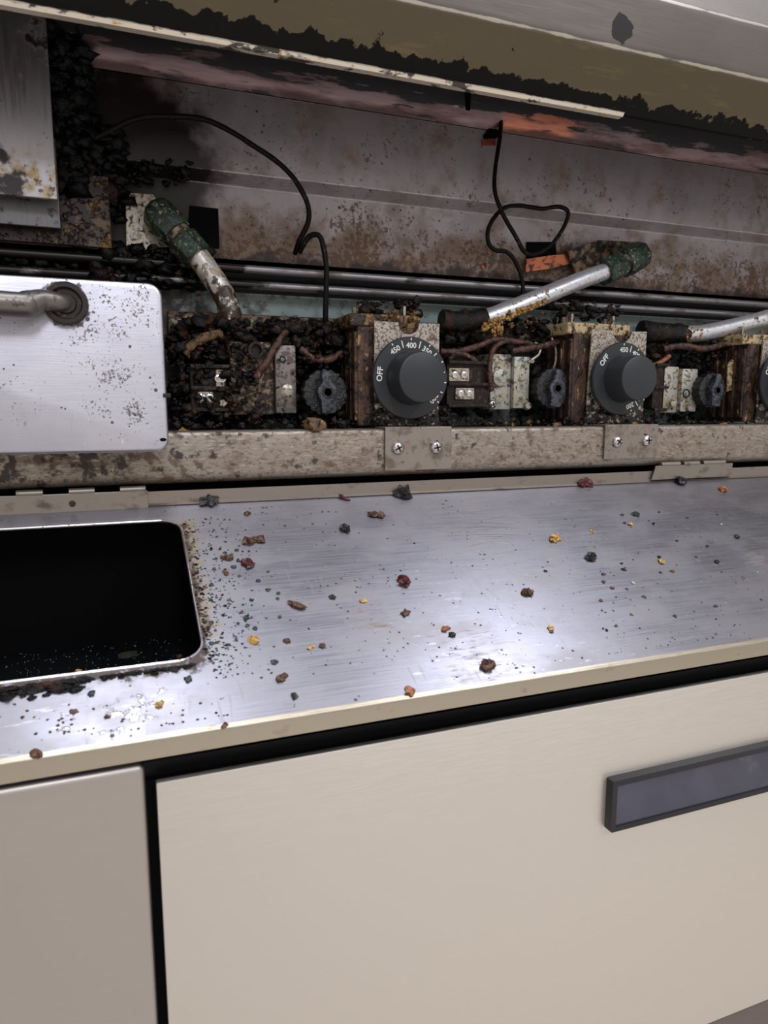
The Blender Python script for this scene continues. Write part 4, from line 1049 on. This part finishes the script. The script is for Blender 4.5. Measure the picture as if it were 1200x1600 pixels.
# medium flakes nobody can tell apart
GS = 'small flakes around the cut-out'
rnd = random.Random(5)
for i in range(46):
    px, py = 330 + rnd.random() ** 1.5 * 110, rnd.uniform(850, 1010)
    m = rnd.choice(['c_green', 'c_black', 'c_green', 'c_brown'])
    lb = {'c_green': 'small dark green flake scattered right of the cut-out', 'c_black': 'small black flake scattered right of the cut-out', 'c_brown': 'small brown flake scattered right of the cut-out'}[m]
    crumb(px, py, rnd.uniform(4.5, 9), m, lb, GS, (1, 1, .35), rotz=rnd.uniform(0, 3), name='flake')
GS2 = 'small flakes on the right half of the panel'
for i in range(40):
    px, py = rnd.uniform(840, 1190), rnd.uniform(790, 1000)
    m = rnd.choice(['c_green', 'c_black', 'c_brown', 'c_pale'])
    lb = {'c_green': 'small dark green flake on the right half of the panel', 'c_black': 'small black flake on the right half of the panel', 'c_brown': 'small brown flake on the right half of the panel', 'c_pale': 'small pale flake on the right half of the panel'}[m]
    crumb(px, py, rnd.uniform(3.5, 7.5), m, lb, GS2, (1, 1, .35), rotz=rnd.uniform(0, 3), name='flake')
# fine specks
def specks(name, gen, n, mat, label, seed, ra=.0003, rb_=.0009):
    rn = random.Random(seed); bm = BM()
    for i in range(n):
        p = gen(rn)
        blob(bm, p, rn.uniform(ra, rb_), i + seed, 1, (1, 1, .5), .8)
    return tag(make(name, bm, M[mat], None), label, 'crumb', kind='stuff')
def g_all(rn):
    x, s_ = Pp(rn.uniform(345, 1195), rn.uniform(795, 1060)); return onp(x, min(s_, .19), .0001)
def g_cut(rn):
    py = rn.uniform(810, 1060); x, s_ = Pp(300 + (py - 840) * .15 + abs(rn.gauss(0, 38)), py); return onp(x, s_, .0001)
def g_front(rn):
    x, s_ = Pp(rn.uniform(0, 360), rn.uniform(1095, 1150)); return onp(x, min(s_, .192), .0001)
specks('fine_crumbs', g_all, 210, 'c_brown', 'fine brown specks scattered over the folded-down panel', 31)
specks('fine_crumbs', g_all, 120, 'c_pale', 'fine pale specks scattered over the folded-down panel', 33, .0002, .0006)
specks('fine_crumbs', g_cut, 340, 'c_green', 'fine dark green specks sprinkled beside the cut-out', 32)
specks('fine_crumbs', g_front, 60, 'c_brown', 'fine brown specks on the panel below the cut-out', 34)
# crumbs on the dark deck seen through the cut-out
def deck(px, py):
    r = RW @ Vector(((px - 600) / FPX, (py - 800) / FPX, 1.0))
    r = r * ((-.172) / r.z); return Vector((r.x, r.y, H - .172))
GD = 'crumbs on the dark deck inside the cut-out'
for px, py, sz, m, lb in [(153, 930, 12, 'c_brown', 'brown crumb deep inside the dark cut-out'), (173, 988, 14, 'c_orange', 'tan crumb on the dark deck inside the cut-out'), (55, 933, 9, 'c_orange', 'small tan crumb at the left inside the dark cut-out'),
                          (200, 1024, 26, 'c_olive', 'flat olive spot on the dark deck inside the cut-out'), (122, 1052, 12, 'c_yellow', 'yellow crumb at the front edge inside the cut-out'), (280, 1028, 10, 'c_brown', 'brown crumb at the right corner inside the cut-out')]:
    crumb(px, py, sz, m, lb, GD, (1.2, 1.2, .12) if 'flat' in lb else (1, 1, .6), deck(px, py))
def g_deck(rn): 
    p = deck(rn.uniform(5, 300), rn.uniform(1000, 1058)); return p + Vector((0, 0, .0001))
specks('fine_crumbs', g_deck, 170, 'c_pale', 'fine pale specks on the dark deck inside the cut-out', 35, .0001, .0004)
# lumps on the rail and in the tray
crumb(495, 672, 34, 'crust_tan', 'yellow brown grease lump sitting on the rail below the first charred knob', 'grease lumps on the rail', (1, .8, .9), Vector((U(495, 678, .509).x, .511, rt - .001)), n=6, name='grease_lump')
crumb(870, 662, 18, 'crust_tan', 'tan crumb on the rail left of the second dial', 'grease lumps on the rail', (1, .8, .7), Vector((U(870, 668, .514).x, .516, rt)), n=4, name='grease_lump')
crumb(350, 632, 11, 'c_cream', 'white round bead beside the rusty valve block', None, (1, 1, 1), U(350, 634, .545), name='bead')
crumb(285, 664, 16, 'c_yellow', 'pale yellow crumb in the tray beside the grease pan', None, (1.2, 1, .7), Vector((U(285, 668, .530).x, .530, H - .0195)), n=3)
crumb(993, 655, 18, 'c_orange', 'orange flake in the tray under the second dial', None, (1.2, .7, .5), Vector((U(993, 660, .520).x, .522, rt)), n=2)
crumb(1134, 655, 14, 'c_orange', 'orange flake in the tray near the right charred knob', None, (1.0, .7, .6), Vector((U(1134, 658, .530).x, .532, H - .0195)), n=2)
for o in bpy.data.objects:
    if 'o' in o: del o['o']
